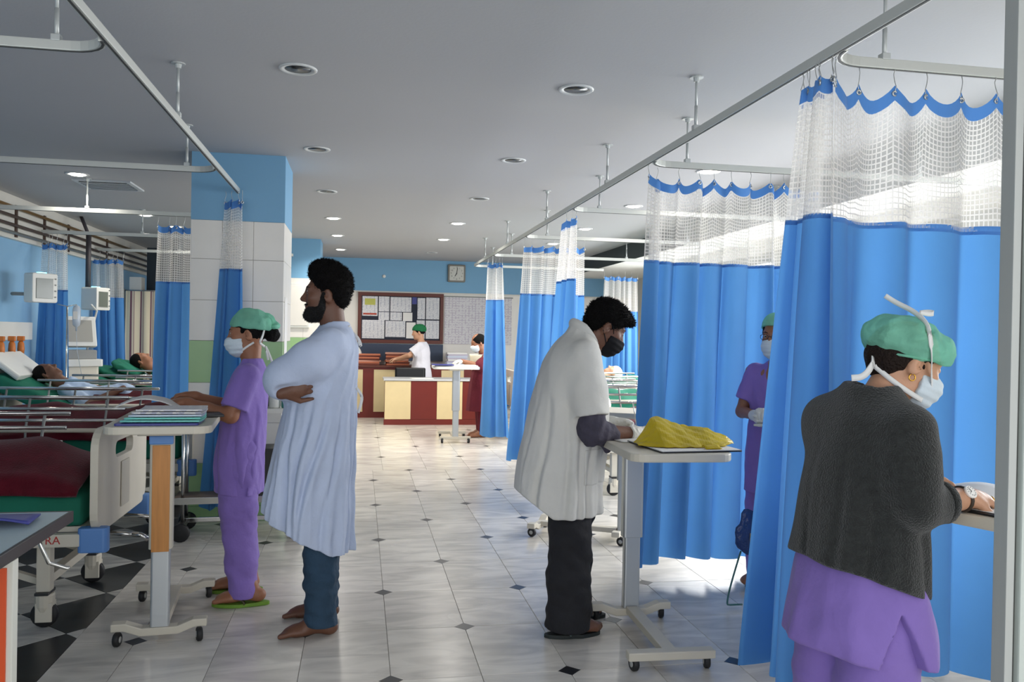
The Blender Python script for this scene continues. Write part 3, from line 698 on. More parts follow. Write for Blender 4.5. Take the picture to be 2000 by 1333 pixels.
# ---- hospital bed: origin on the floor under the middle; head at -x, foot at +x
_bw = MB().lathe([(0.01, -0.016), (0.052, -0.016), (0.060, -0.010), (0.060, 0.010), (0.052, 0.016), (0.01, 0.016)], 18, Matrix.Rotation(math.pi/2, 4, 'X')).mesh('bed_wheel', smooth=True)
def bed(label, loc, rz, back=0.0, near_rail=True, far_rail=True, feet=True):
    t = thing('hospital_bed', label, 'bed', (*loc, 0), rz, 'hospital beds in the ward'); hl, hw = 1.05, 0.44
    # head and foot boards with rounded tops and grip holes
    for nm, x in (('foot_board', hl), ('head_board', -hl)):
        mb = MB(); zt_ = 0.93 if x > 0 else 1.02
        prof = rrect(-hw, hw, 0.44, zt_, 0.10, 5); hole = rrect(-0.16, 0.16, zt_-0.17, zt_-0.09, 0.035, 4)
        n = len(prof); vs = []; 
        for xx in (x-0.018, x+0.018):
            vs += [(xx, a, b) for a, b in prof]; vs += [(xx, a, b) for a, b in hole]
        m_ = len(hole); N = n+m_; fs = []
        for base, flip in ((0, 1), (N, 0)):
            for k in range(n):
                k2 = (k+1) % n; h1 = n+int(k*m_/n) % m_; h2 = n+int(((k+1) % n)*m_/n) % m_
                f = (base+k, base+k2, base+h2, base+h1) if h1 != h2 else (base+k, base+k2, base+h1); fs.append(f[::-1] if flip else f)
        for k in range(n): fs.append((k, (k+1) % n, N+(k+1) % n, N+k))
        for k in range(m_): fs.append((n+k, n+(k+1) % m_, N+n+(k+1) % m_, N+n+k))
        mb.add(vs, fs); b = mb.build(nm, m_putty, t, bevel=0.004)
        MB().box(x+(0.019 if x > 0 else -0.025), x+(0.025 if x > 0 else -0.019), -0.07, 0.07, 0.50, zt_-0.20).build('panel_rib', m_putty_d, b, bevel=0.003)
        for s in (-1, 1):
            MB().prism(rrect(-0.07, 0.06, -0.035, 0.035, 0.02, 3), 0.36, 0.475, T(x, s*(hw-0.03), 0)).build('corner_bumper', m_blueplast, t, bevel=0.008)
    # frame and mattress platform
    for s in (-1, 1):
        MB().box(-hl+0.04, hl-0.05, s*(hw-0.02)-0.022, s*(hw-0.02)+0.022, 0.39, 0.45).build('side_beam', m_putty, t, bevel=0.006)
    MB().box(-hl+0.05, hl-0.05, -hw+0.05, hw-0.05, 0.45, 0.475).build('deck', m_putty_d, t)
    for x in (-0.8, 0.82):
        for s in (-1, 1):
            leg = MB().box(x-0.03, x+0.03, s*0.355-0.03, s*0.355+0.03, 0.17, 0.40).build('leg', m_putty, t, bevel=0.006)
            MB().lathe([(0.04, 0.16), (0.044, 0.15), (0.042, 0.10), (0.03, 0.06), (0.028, 0.055)], 14, T(x, s*0.355, 0)).box(x-0.012-0.02, x+0.04, s*0.355-0.034, s*0.355-0.020, 0.03, 0.12).box(x-0.032, x+0.04, s*0.355+0.020, s*0.355+0.034, 0.03, 0.12).build('caster_fork', m_putty, leg, bevel=0.004)
            w = link('caster_wheel', _bw, m_rubber, leg); w.location = (x, s*0.355, 0.0605)
            MB().box(x-0.03, x+0.03, s*0.355-0.05, s*0.355+0.05, 0.158, 0.172).build('brake_pedal', m_black, leg, bevel=0.003)
        MB().bar([(x, -0.33, 0.22), (x, 0.33, 0.22)], 0.05, 0.04).build('cross_bar', m_putty, t, bevel=0.004)
    for s in (-1, 1):
        MB().bar([(0.78, s*0.30, 0.20), (0.15, s*0.30, 0.43)], 0.035, 0.03).build('brace', m_putty, t, bevel=0.003)
        MB().tube([(1.02, s*0.2, 0.40), (1.20, s*0.2, 0.385)], 0.011, 8).tube([(1.16, s*0.2, 0.388), (1.20, s*0.2, 0.385), (1.235, s*0.2, 0.36)], 0.013, 8).build('crank', m_chrome, t, smooth=True)
    # mattress (hinged up at the head end)
    a = back
    def deck(x):   # height of the deck at x
        return max(0, (-0.25-x))*math.tan(a)
    mb = MB(); xs = [-hl+0.07+(2*hl-0.14)*k/24 for k in range(25)]; W2 = hw-0.035; vs = []
    for x in xs:
        d = deck(x); e = 0.02 if x in (xs[0], xs[-1]) else 0.0
        vs += [(x, -W2+e, 0.48+d), (x, W2-e, 0.48+d), (x, W2, 0.50+d), (x, W2, 0.60+d), (x, W2-0.03, 0.635+d-e), (x, -W2+0.03, 0.635+d-e), (x, -W2, 0.60+d), (x, -W2, 0.50+d)]
    fs = [(i*8+k, i*8+(k+1) % 8, i*8+8+(k+1) % 8, i*8+8+k) for i in range(24) for k in range(8)]+[tuple(range(8))[::-1], tuple(range(24*8, 25*8))]
    mb.add(vs, fs).build('mattress', m_greensheet, t, smooth=True)
    for s, on in ((-1, near_rail), (1, far_rail)):
        if not on: continue
        y = s*(hw+0.02); x0, x1 = -0.62, 0.62
        fr = MB().tube([(x0+0.06, y, 0.69), (x1-0.06, y, 0.69)], 0.015, 8).build('rail_base', m_putty, t, smooth=True)
        for k, z in enumerate((0.76, 0.84, 0.92)):
            MB().tube([(x0+0.02*k, y, z), (x1+0.02*k, y, z)], 0.0115, 8).build('rail_tube', m_chrome, t, smooth=True)
        for x in (x0+0.12, (x0+x1)/2, x1-0.12):
            MB().tube([(x, y, 0.45), (x, y, 0.69), (x+0.03, y, 0.925)], 0.009, 6).build('rail_post', m_greyplast, t, smooth=True)
    t['_deck'] = back
    return t
XBL = -2.25
bed1 = bed('hospital bed at the lower left with its plastic footboard towards the aisle', (XBL, 4.55), 0, near_rail=False)
bed2 = bed('hospital bed with chrome side rails just behind the bed nearest the camera', (XBL, 6.65), 0)
bed3 = bed('hospital bed with the patient in a pale blue shirt at its raised head', (XBL-0.05, 8.65), 0, back=0.45)
bed4 = bed('hospital bed with the sleeping patient on green pillows beside the striped curtain', (XBL+0.1, 10.62), 0, back=0.35)
bed5 = bed('hospital bed behind the first right-hand curtains, hardly visible', (3.40, 3.70), math.pi)
bed6 = bed('hospital bed seen past the chest of the white-coated man', (3.05, 7.42), math.pi)
bed7 = bed('hospital bed with chrome rails below the bandaged patient on the right', (3.1, 9.40), math.pi)
bed8 = bed('farthest right-hand hospital bed carrying the bandaged patient', (3.1, 11.28), math.pi, back=0.3)
text_obj('lettering', 'RA', 0.052, m_redtxt, bed1, T(0.845, -0.443, 0.422) @ Matrix.Rotation(math.pi/2, 4, 'X'))

# ---- draped blankets (top surfaces over the bed)
def blanket(label, b, x0, x1, bumps, m, seed, zb=0.64, hw=0.43, drop=0.10, cat='blanket', name='blanket', t=0.02):
    R = random.Random(seed); ph = [R.uniform(0, 6.28) for _ in range(6)]
    def h(x, y):
        z = 0
        for bx, by, rx, ry, hh in bumps: z += hh*math.exp(-((x-bx)/rx)**2-((y-by)/ry)**2)
        z += 0.016*(0.6-abs(math.sin(4.5*x+2.5*y+ph[0])))+0.014*(0.6-abs(math.sin(6*y-4*x+ph[1])))+0.006*math.sin(23*x+11*y+ph[2])
        return z
    def fn(u, v):
        x = x0+(x1-x0)*u; s = (v-0.5)*2; w = hw-0.03
        if abs(s) < 0.8: y = s/0.8*w; z = zb+0.015+h(x, y)
        else:
            k = (abs(s)-0.8)/0.2; y = math.copysign(w+0.02+0.03*k*(1+0.6*math.sin(14*x+ph[3])), s); z = zb+0.01-drop*k+h(x, math.copysign(w, s))*(1-k)
        return (x, y, max(z, 0.5))
    o = MB().grid(fn, 44, 40).build(name, m, None, smooth=True, solid=t)
    o.location = b.location; o.rotation_euler = b.rotation_euler
    return tag(o, label, cat)
blanket('crumpled maroon blanket on the bed nearest the camera', bed1, -0.95, 0.98, [(0.1, -0.05, 0.7, 0.28, 0.16), (0.75, -0.1, 0.25, 0.25, 0.12), (-0.5, 0.1, 0.3, 0.3, 0.14), (0.45, -0.25, 0.2, 0.12, 0.05)], m_maroon, 1, drop=0.02)
blanket('maroon blanket on the second bed from the camera on the left', bed2, -0.95, 0.95, [(0.0, 0.0, 0.9, 0.24, 0.17), (0.8, 0, 0.2, 0.2, 0.10)], m_maroon, 2, drop=0.03)
blanket('dark maroon blanket over the legs of the patient in the pale blue shirt', bed3, -0.2, 0.95, [(0.2, 0.0, 0.8, 0.22, 0.16), (0.8, 0, 0.2, 0.2, 0.10)], m_maroon, 3, drop=0.05)
blanket('green sheet over the sleeping patient beside the striped curtain', bed4, -0.2, 0.95, [(0.2, 0.0, 0.8, 0.22, 0.16)], m_greensheet, 4, drop=0.05, cat='sheet', name='bed_sheet')
blanket('green sheet on the right-hand bed with chrome rails below the bandaged patient', bed7, -0.9, 0.95, [(0.0, 0.0, 0.9, 0.22, 0.14)], m_greensheet, 6, drop=0.05, cat='sheet', name='bed_sheet')
blanket('red blanket on the bed seen past the chest of the white-coated man', bed6, -0.9, 0.9, [(0.0, 0.0, 0.9, 0.22, 0.14)], m_maroon, 7, drop=0.05)
blanket('green sheet over the bandaged patient on the farthest right-hand bed', bed8, -0.35, 0.95, [(0.2, 0.0, 0.8, 0.22, 0.18)], m_greensheet, 8, drop=0.05, cat='sheet', name='bed_sheet')
blanket('green sheet over the bed behind the first right-hand curtains', bed5, -0.9, 0.99, [(0.1, 0.0, 0.8, 0.24, 0.14)], m_greensheet, 9, drop=0.05, cat='sheet', name='bed_sheet')

# ================================================================== nurses' station at the back
m_maroonlam = mat('maroon_laminate', (112, 36, 28), 0.4, var=0.06)
m_creamlam = mat('cream_laminate', (224, 204, 158), 0.45, var=0.04)
m_counter = mat('grey_counter_top', (196, 198, 200), 0.35)
m_mullion = mat('dark_wood', (92, 44, 32), 0.45, var=0.1)
dk = thing('nurse_desk', 'maroon and cream striped wooden desk in front of the woman in white', 'desk', (1.08, 12.86, 0))
MB().box(-0.70, 0.72, 0.0, 0.16, 0.0, 0.68).build('carcass', m_maroonlam, dk)
MB().box(-0.71, 0.73, -0.012, 0.0, 0, 0.085).build('plinth', m_maroonlam, dk)
for k, (a, b) in enumerate(((-0.70, -0.30), (-0.30, 0.10), (0.10, 0.50), (0.50, 0.73))):
    MB().box(a+0.002, b-0.002, -0.012, 0.0, 0.087, 0.675).build('front_panel', m_creamlam if k % 2 == 0 else m_maroonlam, dk, bevel=0.002)
MB().box(-0.72, 0.98, -0.03, 0.56, 0.68, 0.71).build('desk_top', m_counter, dk, bevel=0.004)
bc = thing('back_counter', 'maroon and cream counter along the far wall under the notice board', 'counter', (-0.25, 13.95, 0))
MB().box(-0.75, 2.6, 0.0, 0.62, 0.0, 0.84).build('carcass', m_maroonlam, bc)
for k in range(6):
    x = -0.72+k*0.56
    MB().box(x+0.08, x+0.46, -0.012, 0.0, 0.10, 0.80).build('front_panel', m_creamlam, bc, bevel=0.002)
MB().box(-0.77, 2.65, -0.04, 0.63, 0.84, 0.87).build('counter_top', m_mullion, bc, bevel=0.004)
# notice board with its papers
nb = thing('notice_board', 'brown framed notice board covered with paper sheets on the far wall', 'notice board', (0.69, YB-0.002, 1.685))
m_frame = mat('board_frame', (96, 46, 36), 0.45); m_felt = mat('board_felt', (44, 48, 62), 0.9)
MB().box(-0.72, 0.72, -0.02, 0.0, -0.42, 0.41).build('backing', m_felt, nb)
for a, b, c, d in ((-0.74, 0.74, 0.37, 0.43), (-0.74, 0.74, -0.45, -0.39), (-0.74, -0.68, -0.39, 0.37), (0.68, 0.74, -0.39, 0.37)):
    MB().box(a, b, -0.04, 0.0, c, d).build('frame', m_frame, nb, bevel=0.004)
m_print = lined_paper('notice_print', (222, 222, 222), (150, 152, 168), 0.022, 0.35, rot=0)
def lined_v(name, base, ink, step, rot):
    return lined_paper(name, base, ink, step, 0.28, rot=rot)
m_noticep = lined_v('notice_form_print', (222, 222, 224), (186, 188, 198), 0.022, 3.0)
sheets = [(-0.67, -0.40, 0.02, 0.36, 'c'), (-0.39, -0.20, 0.10, 0.36, 'p'), (-0.19, 0.18, 0.10, 0.355, 'p'), (0.28, 0.42, -0.02, 0.35, 'p'), (0.43, 0.67, -0.02, 0.36, 'p'), (-0.39, -0.20, -0.05, 0.09, 'p'), (-0.19, 0.02, -0.05, 0.09, 'p'),
          (0.03, 0.20, -0.06, 0.09, 'w'), (-0.67, -0.28, -0.37, -0.05, 'p'), (-0.27, 0.08, -0.34, -0.06, 'p'), (0.09, 0.26, -0.36, -0.08, 'w'), (0.27, 0.42, -0.36, -0.04, 'p'), (0.43, 0.67, -0.36, -0.04, 'p')]
for k, (a, b, c, d, q) in enumerate(sheets):
    o = MB().box((a-b)/2+0.004, (b-a)/2-0.004, -0.002, 0.001, (c-d)/2, (d-c)/2).build('notice_sheet', m_noticep if q != 'w' else m_paper, nb); o.location = ((a+b)/2, -0.024-0.001*(k % 3), (c+d)/2)
    if q == 'c':
        MB().box(-0.09, 0.09, -0.004, -0.002, 0.02, 0.13).build('yellow_print', mat('olive_print', (190, 190, 96), 0.7), o)
        MB().box(-0.115, 0.115, -0.004, -0.002, -0.15, -0.12).build('red_print', mat('red_print', (176, 70, 50), 0.7), o)
MB().box(0.19, 0.27, -0.026, -0.02, 0.24, 0.36).build('navy_card', m_navyplast, nb)
MB().box(-0.74, 0.74, -0.05, 0.0, -0.75, -0.46).build('dark_pelmet', mat('dark_blue_panel', (58, 70, 92), 0.6), nb)
# wall chart
wc = thing('wall_chart', 'large white ruled wall chart beside the notice board', 'wall chart', (2.05, YB-0.002, 1.655))
MB().box(-0.60, 0.60, -0.012, 0.0, -0.415, 0.415).build('sheet', lined_v('chart_grid', (222, 220, 222), (196, 188, 200), 0.042, 1.4), wc)
MB().box(-0.62, 0.62, -0.018, 0.0, 0.41, 0.43).build('top_strip', m_greyplast, wc)
# square wall clock
ck = thing('wall_clock', 'square grey-framed wall clock on the blue wall', 'clock', (1.65, YB-0.002, 2.485))
MB().prism(rrect(-0.155, 0.155, -0.155, 0.155, 0.02, 2), 0.0, 0.04, Matrix.Rotation(math.pi/2, 4, 'X')).build('case', mat('clock_case', (120, 118, 110), 0.4), ck, bevel=0.006)
MB().prism(rrect(-0.125, 0.125, -0.125, 0.125, 0.015, 2), 0.0401, 0.043, Matrix.Rotation(math.pi/2, 4, 'X')).build('face', mat('clock_face', (206, 206, 198), 0.5), ck)
hour = MB().box(-0.006, 0.006, -0.047, -0.045, -0.01, 0.06).build('hour_hand', m_black, ck); hour.rotation_euler = (0, math.radians(212), 0)
mnt = MB().box(-0.004, 0.004, -0.049, -0.047, -0.015, 0.095).build('minute_hand', m_black, ck); mnt.rotation_euler = (0, math.radians(8), 0)
for k in range(12):
    a = math.radians(30*k); o = text_obj('numeral', str(k if k else 12), 0.036, m_black, ck, T(0.1*math.sin(a), -0.044, 0.1*math.cos(a)) @ Matrix.Rotation(math.pi/2, 4, 'X'), 'CENTER')
sd = MB().lathe([(0.03, 0.0), (0.03, 0.012), (0.02, 0.018), (0.001, 0.018)], 14, Matrix.Rotation(math.pi/2, 4, 'X')).build('smoke_detector', m_whiteplast, None, smooth=True); sd.location = (0.386, YB, 2.398)
tag(sd, 'small round white fitting on the blue wall above the notice board', 'wall fitting')
# things on the counter and desk
def stack(n, name, labels, loc, w, d, h, mats_, seed, cat, group):
    R = random.Random(seed); z = loc[2]
    for k in range(n):
        o = MB().box(-w/2, w/2, -d/2, d/2, 0, h).build(name, mats_[k % len(mats_)], None, bevel=0.003)
        o.location = (loc[0]+R.uniform(-0.012, 0.012), loc[1]+R.uniform(-0.012, 0.012), z); o.rotation_euler = (0, 0, R.uniform(-0.08, 0.08)); z += h+0.0006
        tag(o, labels(k), cat, group)
def nth(k): return ('lowest', 'second', 'third', 'fourth', 'fifth', 'sixth', 'seventh', 'eighth')[k]
m_of = mat('orange_file', (196, 116, 84), 0.7); m_pf = mat('pink_file', (214, 160, 140), 0.7); m_df = mat('brown_file', (120, 62, 50), 0.7); m_lil = mat('lilac_file', (196, 190, 206), 0.7)
stack(7, 'patient_file', lambda k: nth(k)+' file of the orange pile under the left of the notice board', (0.14, 14.22, 0.871), 0.38, 0.26, 0.026, [m_df, m_of, m_pf, m_df, m_of, m_df, m_of], 4, 'file', 'orange files on the back counter')
stack(8, 'patient_file', lambda k: nth(k)+' file of the taller pile by the arm of the woman in white', (0.62, 14.22, 0.871), 0.38, 0.26, 0.026, [m_of, m_df, m_of, m_pf, m_df, m_of, m_df, m_pf], 5, 'file', 'orange files on the back counter')
stack(8, 'ward_register', lambda k: nth(k)+' lilac register in the pile right of the woman in white', (1.62, 14.15, 0.871), 0.34, 0.28, 0.028, [m_lil, m_paper_b, m_lil, m_paper], 6, 'register', 'pale registers on the back counter')
sheet_of_paper('loose_sheet', 'loose white sheets at the edge of the back counter', (1.38, 14.03, 0.872), 0.4, 0.30, 0.24, m_paper, cat='paper')
bagb = MB().ball((0, 0, 0.16), (0.13, 0.10, 0.17), 14, 10).build('water_jar', m_whiteplast, None, smooth=True); bagb.location = (-0.10, 14.2, 0.868); tag(bagb, 'white jar at the left end of the back counter', 'jar')
# office chair behind the desk
ch = thing('office_chair', 'black mesh office chair pushed behind the striped desk', 'chair', (0.80, 13.44, 0), math.radians(180))
MB().prism(rrect(-0.24, 0.24, -0.04, 0.02, 0.02, 3), 0.55, 0.86).build('backrest', m_black, ch, bevel=0.02)
MB().prism(rrect(-0.24, 0.24, -0.02, 0.44, 0.08, 4), 0.42, 0.48).build('seat', m_black, ch, bevel=0.02)
MB().tube([(0, 0.2, 0.08), (0, 0.2, 0.42)], 0.025, 10).build('gas_column', m_black, ch, smooth=True)
for k in range(5):
    a = 2*math.pi*k/5; MB().bar([(0, 0.2, 0.10), (0.27*math.cos(a), 0.2+0.27*math.sin(a), 0.06)], 0.04, 0.03).build('leg', m_black, ch)
    w = link('caster_wheel', _cast_w, m_rubber, ch); w.location = (0.27*math.cos(a), 0.2+0.27*math.sin(a), 0.0315)
sheet_of_paper('desk_papers', 'white papers lying on the striped desk', (0.95, 12.98, 0.7105), 0.1, 0.34, 0.24, m_paper, cat='paper', solid=0.01)
fcb = MB().box(-0.25, 0.3, -0.15, 0.17, 0, 0.016).build('chart_board', m_paper, None, bevel=0.003); fcb.location = (1.21, 10.82, 0.99); tag(fcb, 'white chart sheets on the far overbed table', 'chart')
nbk = MB().box(-0.16, 0.12, -0.10, 0.08, 0, 0.012).build('blue_folder', m_navyplast, None, bevel=0.002); nbk.location = (1.07, 10.70, 1.0068); tag(nbk, 'blue folder on the left of the far overbed table', 'folder')

# ================================================================== left wall services
m_brass = mat('brass_pipe', (150, 112, 52), 0.35, 0.7); m_dkpipe = mat('dark_copper_pipe', (92, 74, 66), 0.4, 0.6); m_gypipe = mat('grey_pipe', (128, 130, 128), 0.4, 0.5)
for k, (z, m_, nm) in enumerate(((2.575, m_brass, 'topmost brass-coloured'), (2.485, m_dkpipe, 'second, dark copper'), (2.40, m_dkpipe, 'third, dark copper'), (2.325, m_gypipe, 'lowest, grey'))):
    o = MB().tube([(0, -7, 0), (0, 7.3, 0)], 0.016, 8).build('gas_pipe', m_, None, smooth=True); o.location = (XL+0.085, 7.2, z)
    tag(o, nm+' gas pipe along the top of the left wall', 'pipe', 'gas pipes along the left wall')
for kk, y in enumerate((8.2, 9.0, 9.75, 10.5, 11.2, 12.0)):
    o = MB().box(XL+0.05, XL+0.068, y-0.02, y+0.02, 2.29, 2.61).build('pipe_clamp', m_dkpipe, None, bevel=0.003); tag(o, '%s clamp from the camera holding the gas pipes on the left wall' % ('first', 'second', 'third', 'fourth', 'fifth', 'sixth')[kk], 'clamp', 'clamps holding the gas pipes')
# bed-head service panels with orange flowmeters
sp = thing('service_panel', 'white bed-head service panel below the wall monitor', 'service panel', (XL+0.002, 8.75, 1.36))
MB().box(0, 0.06, -0.7, 0.7, -0.09, 0.09).build('housing', m_whiteplast, sp, bevel=0.006)
m_om = mat('orange_flowmeter', (206, 118, 48), 0.4)
for y in (0.10, 0.32, -0.15):
    f = MB().lathe([(0.028, -0.12), (0.034, -0.06), (0.028, 0.0), (0.016, 0.02)], 12, T(0.09, y, -0.12)).build('flowmeter_jar', m_om, sp, smooth=True)
    MB().box(0.06, 0.12, y-0.02, y+0.02, -0.10, -0.05).build('regulator', m_om, f, bevel=0.006)
# wall monitor on arm
def monitor(label, loc, rz, w, h, d, arm=True, off=0.24):
    t = thing('patient_monitor', label, 'monitor', loc, rz)
    MB().prism(rrect(-w/2, w/2, -h/2, h/2, 0.02, 3), 0, d, Matrix.Rotation(math.pi/2, 4, 'X')).build('case', m_whiteplast, t, bevel=0.01)
    MB().box(-w*0.36, w*0.30, -d-0.006, -d+0.002, -h*0.36, h*0.32).build('screen', mat('monitor_screen', (96, 104, 96), 0.15), t, bevel=0.002)
    MB().box(-0.03, 0.05, -d*0.6, -d*0.3, h/2, h/2+0.012).build('alarm_light', emit_mat('cyan_alarm_light', (120, 220, 240), 2.5) if 'cyan_alarm_light' not in MATS else MATS['cyan_alarm_light'], t, bevel=0.003)
    for k in range(4): MB().lathe([(0.007, 0), (0.007, 0.01), (0.001, 0.01)], 8, T(w*0.40, -d, -h*0.3+k*0.06) @ Matrix.Rotation(math.pi/2, 4, 'X')).build('button', m_greyplast, t)
    if arm: MB().tube([(0, 0, -0.02), (-0.05, 0.10, -0.06), (-0.12, off-0.04, -0.06), (-0.12, off, -0.06)], 0.018, 8).build('arm', m_greyplast, t, smooth=True)
    return t
monitor('white patient monitor on the left wall above the orange flowmeters', (XL+0.27, 8.95, 1.79), math.radians(52), 0.26, 0.29, 0.14, off=0.2)
monitor('grey patient monitor hung from a dark pole near the ventilator', (-3.10, 10.3, 1.74), math.radians(70), 0.24, 0.26, 0.20, arm=False)
o = MB().tube([(0, 0, 0), (0, 0, 0.62)], 0.03, 8).tube([(0, 0, 0.60), (-0.1, 0.05, 0.82)], 0.02, 8).build('monitor_pole', mat('dark_pole', (62, 58, 62), 0.5), None, smooth=True); o.location = (-3.12, 10.36, 1.88); tag(o, 'dark drop pole carrying the grey patient monitor', 'pole')
# ventilator
vt = thing('ventilator', 'beige ventilator trolley with tilted screen between two blue curtains', 'ventilator', (-3.08, 9.91, 0), math.radians(35))
MB().prism(rrect(-0.17, 0.17, -0.18, 0.18, 0.03, 3), 0.10, 0.98).build('cabinet', mat('beige_medical', (220, 214, 198), 0.45), vt, bevel=0.01)
MB().prism(rrect(-0.20, 0.20, -0.22, 0.20, 0.03, 3), 0.98, 1.06).build('shelf', m_whiteplast, vt, bevel=0.01)
MB().box(-0.15, 0.15, -0.16, 0.12, 1.06, 1.16).build('control_unit', m_greyplast, vt, bevel=0.01)
sc_ = MB().box(-0.17, 0.17, -0.03, 0.05, -0.17, 0.17).build('display', m_whiteplast, vt, bevel=0.012); sc_.location = (0, -0.04, 1.36); sc_.rotation_euler = (math.radians(-14), 0, 0)
MB().box(-0.135, 0.125, -0.036, -0.028, -0.12, 0.125).build('screen', mat('grey_screen', (168, 166, 158), 0.12), sc_, bevel=0.002)
MB().tube([(0.1, 0.05, 1.1), (0.2, 0.02, 1.6), (0.1, -0.1, 1.66)], 0.012, 8).build('hose_arm', m_whiteplast, vt, smooth=True)
MB().ball((0.02, -0.19, 0.78), (0.05, 0.03, 0.045), 10, 8).build('brass_cup', m_brass, vt, smooth=True)
for a in (-1, 1):
    for b in (-1, 1):
        w = link('caster_wheel', _cast_w, m_rubber, vt); w.location = (a*0.14, b*0.15, 0.0315); MB().box(a*0.14-0.015, a*0.14+0.015, b*0.15-0.02, b*0.15+0.02, 0.055, 0.11).build('caster_fork', m_greyplast, vt)
# saline bottle hanging by the first wall curtain, on its pole
iv = thing('iv_stand', 'chrome drip stand beside the blue curtain at the left wall', 'drip stand', (-2.95, 9.15, 0))
MB().tube([(0, 0, 0.05), (0, 0, 1.62)], 0.009, 8).tube([(-0.09, 0, 1.64), (0, 0, 1.62), (0.09, 0, 1.64)], 0.005, 6).build('pole', m_chrome, iv, smooth=True)
for k in range(4):
    a = math.pi/2*k+0.4; MB().tube([(0, 0, 0.08), (0.24*math.cos(a), 0.24*math.sin(a), 0.03)], 0.010, 6).build('leg', m_chrome, iv, smooth=True)
    MB().ball((0.24*math.cos(a), 0.24*math.sin(a), 0.02), 0.02, 8, 6).build('foot', m_rubber, iv, smooth=True)
m_saline = mat('clear_bottle', (206, 216, 226), 0.2, trans=0.3)
def bottle(label, loc):
    b = thing('saline_bottle', label, 'bottle', loc)
    MB().lathe([(0.008, -0.10), (0.010, -0.06), (0.034, -0.04), (0.038, 0.0), (0.038, 0.12), (0.030, 0.15), (0.006, 0.165)], 14).build('body', m_saline, b, smooth=True)
    MB().box(-0.02, 0.02, -0.040, -0.036, 0.02, 0.10).build('label_strip', m_paper, b)
    MB().tube([(0, 0, -0.10), (0.01, 0, -0.3), (0.05, 0.02, -0.55)], 0.0025, 5).build('drip_line', m_saline, b, smooth=True)
bottle('saline bottle hanging in front of the blue curtain at the left wall', (-2.86, 9.15, 1.47))
# striped screen, shelf things beyond it
m_str = bpy.data.materials.new('striped_screen_cloth'); m_str.use_nodes = True; _nt = m_str.node_tree; _b = _nt.nodes['Principled BSDF']; _b.inputs['Roughness'].default_value = 0.8
_uv = _nt.nodes.new('ShaderNodeUVMap'); _sp = _nt.nodes.new('ShaderNodeSeparateXYZ'); _nt.links.new(_uv.outputs[0], _sp.inputs[0])
_d = _nt.nodes.new('ShaderNodeMath'); _d.operation = 'DIVIDE'; _d.inputs[1].default_value = 0.16; _nt.links.new(_sp.outputs[0], _d.inputs[0])
_fr = _nt.nodes.new('ShaderNodeMath'); _fr.operation = 'FRACT'; _nt.links.new(_d.outputs[0], _fr.inputs[0])
_cr = _nt.nodes.new('ShaderNodeValToRGB'); _cr.color_ramp.interpolation = 'CONSTANT'
_cr.color_ramp.elements[0].color = rgba((226, 214, 186)); _cr.color_ramp.elements[1].position = 0.55; _cr.color_ramp.elements[1].color = rgba((120, 84, 96))
for _p, _c in ((0.72, (206, 196, 176)), (0.86, (140, 110, 112)), (0.92, (226, 214, 186))):
    _e = _cr.color_ramp.elements.new(_p); _e.color = rgba(_c)
_nt.links.new(_fr.outputs[0], _cr.inputs[0]); _nt.links.new(_cr.outputs[0], _b.inputs['Base Color'])
curtain('cream and brown striped screen curtain behind the sleeping patient', [(-3.22, 12.3), (-2.6, 12.3)], [(-3.22, 12.3), (-2.6, 12.3)], 1.93, 1.80, 0.3, 4, 0.012, 0.018, 91, droop=0.0, group='striped screens', mats=(m_str, m_str, m_str))
_scr = [o for o in bpy.data.objects if o.get('group') == 'striped screens'][0]
for _x in (-0.33, 0.33): MB().tube([(_x, 0.03, -0.3), (_x, 0.03, 1.66)], 0.012, 8).build('frame_post', m_chrome, _scr, smooth=True)
MB().tube([(-0.33, 0.03, 1.64), (0.33, 0.03, 1.64)], 0.01, 8).build('frame_bar', m_chrome, _scr, smooth=True)
cb2 = thing('store_cupboard', 'dark store cupboard behind the striped screen at the back left', 'cupboard', (-2.75, 12.75, 0))
MB().box(-0.5, 0.5, -0.25, 0.25, 0.0, 1.70).build('body', m_greyplast, cb2, bevel=0.005)
MB().box(-0.5, 0.5, -0.25, 0.25, 1.70, 1.72).build('top', m_putty_d, cb2)
MB().box(-0.35, 0.5, 0.2, 0.25, 1.72, 2.6).build('dark_back_panel', mat('dark_glass_panel', (40, 52, 62), 0.3), cb2)
for k, (x, w, h, m_, lb) in enumerate(((-0.40, 0.16, 0.42, m_whiteplast, 'tall white carton'), (-0.20, 0.12, 0.22, m_of, 'small orange carton'), (-0.02, 0.22, 0.26, m_creamlam, 'cream carton'), (0.2, 0.14, 0.14, m_df, 'brown carton'))):
    o = MB().box(-w/2, w/2, -0.1, 0.1, 0, h).build('carton', m_, None, bevel=0.004); o.location = (-2.75+x, 12.63, 1.7205); tag(o, lb+' on top of the store cupboard at the back left', 'carton', 'cartons on the store cupboard')
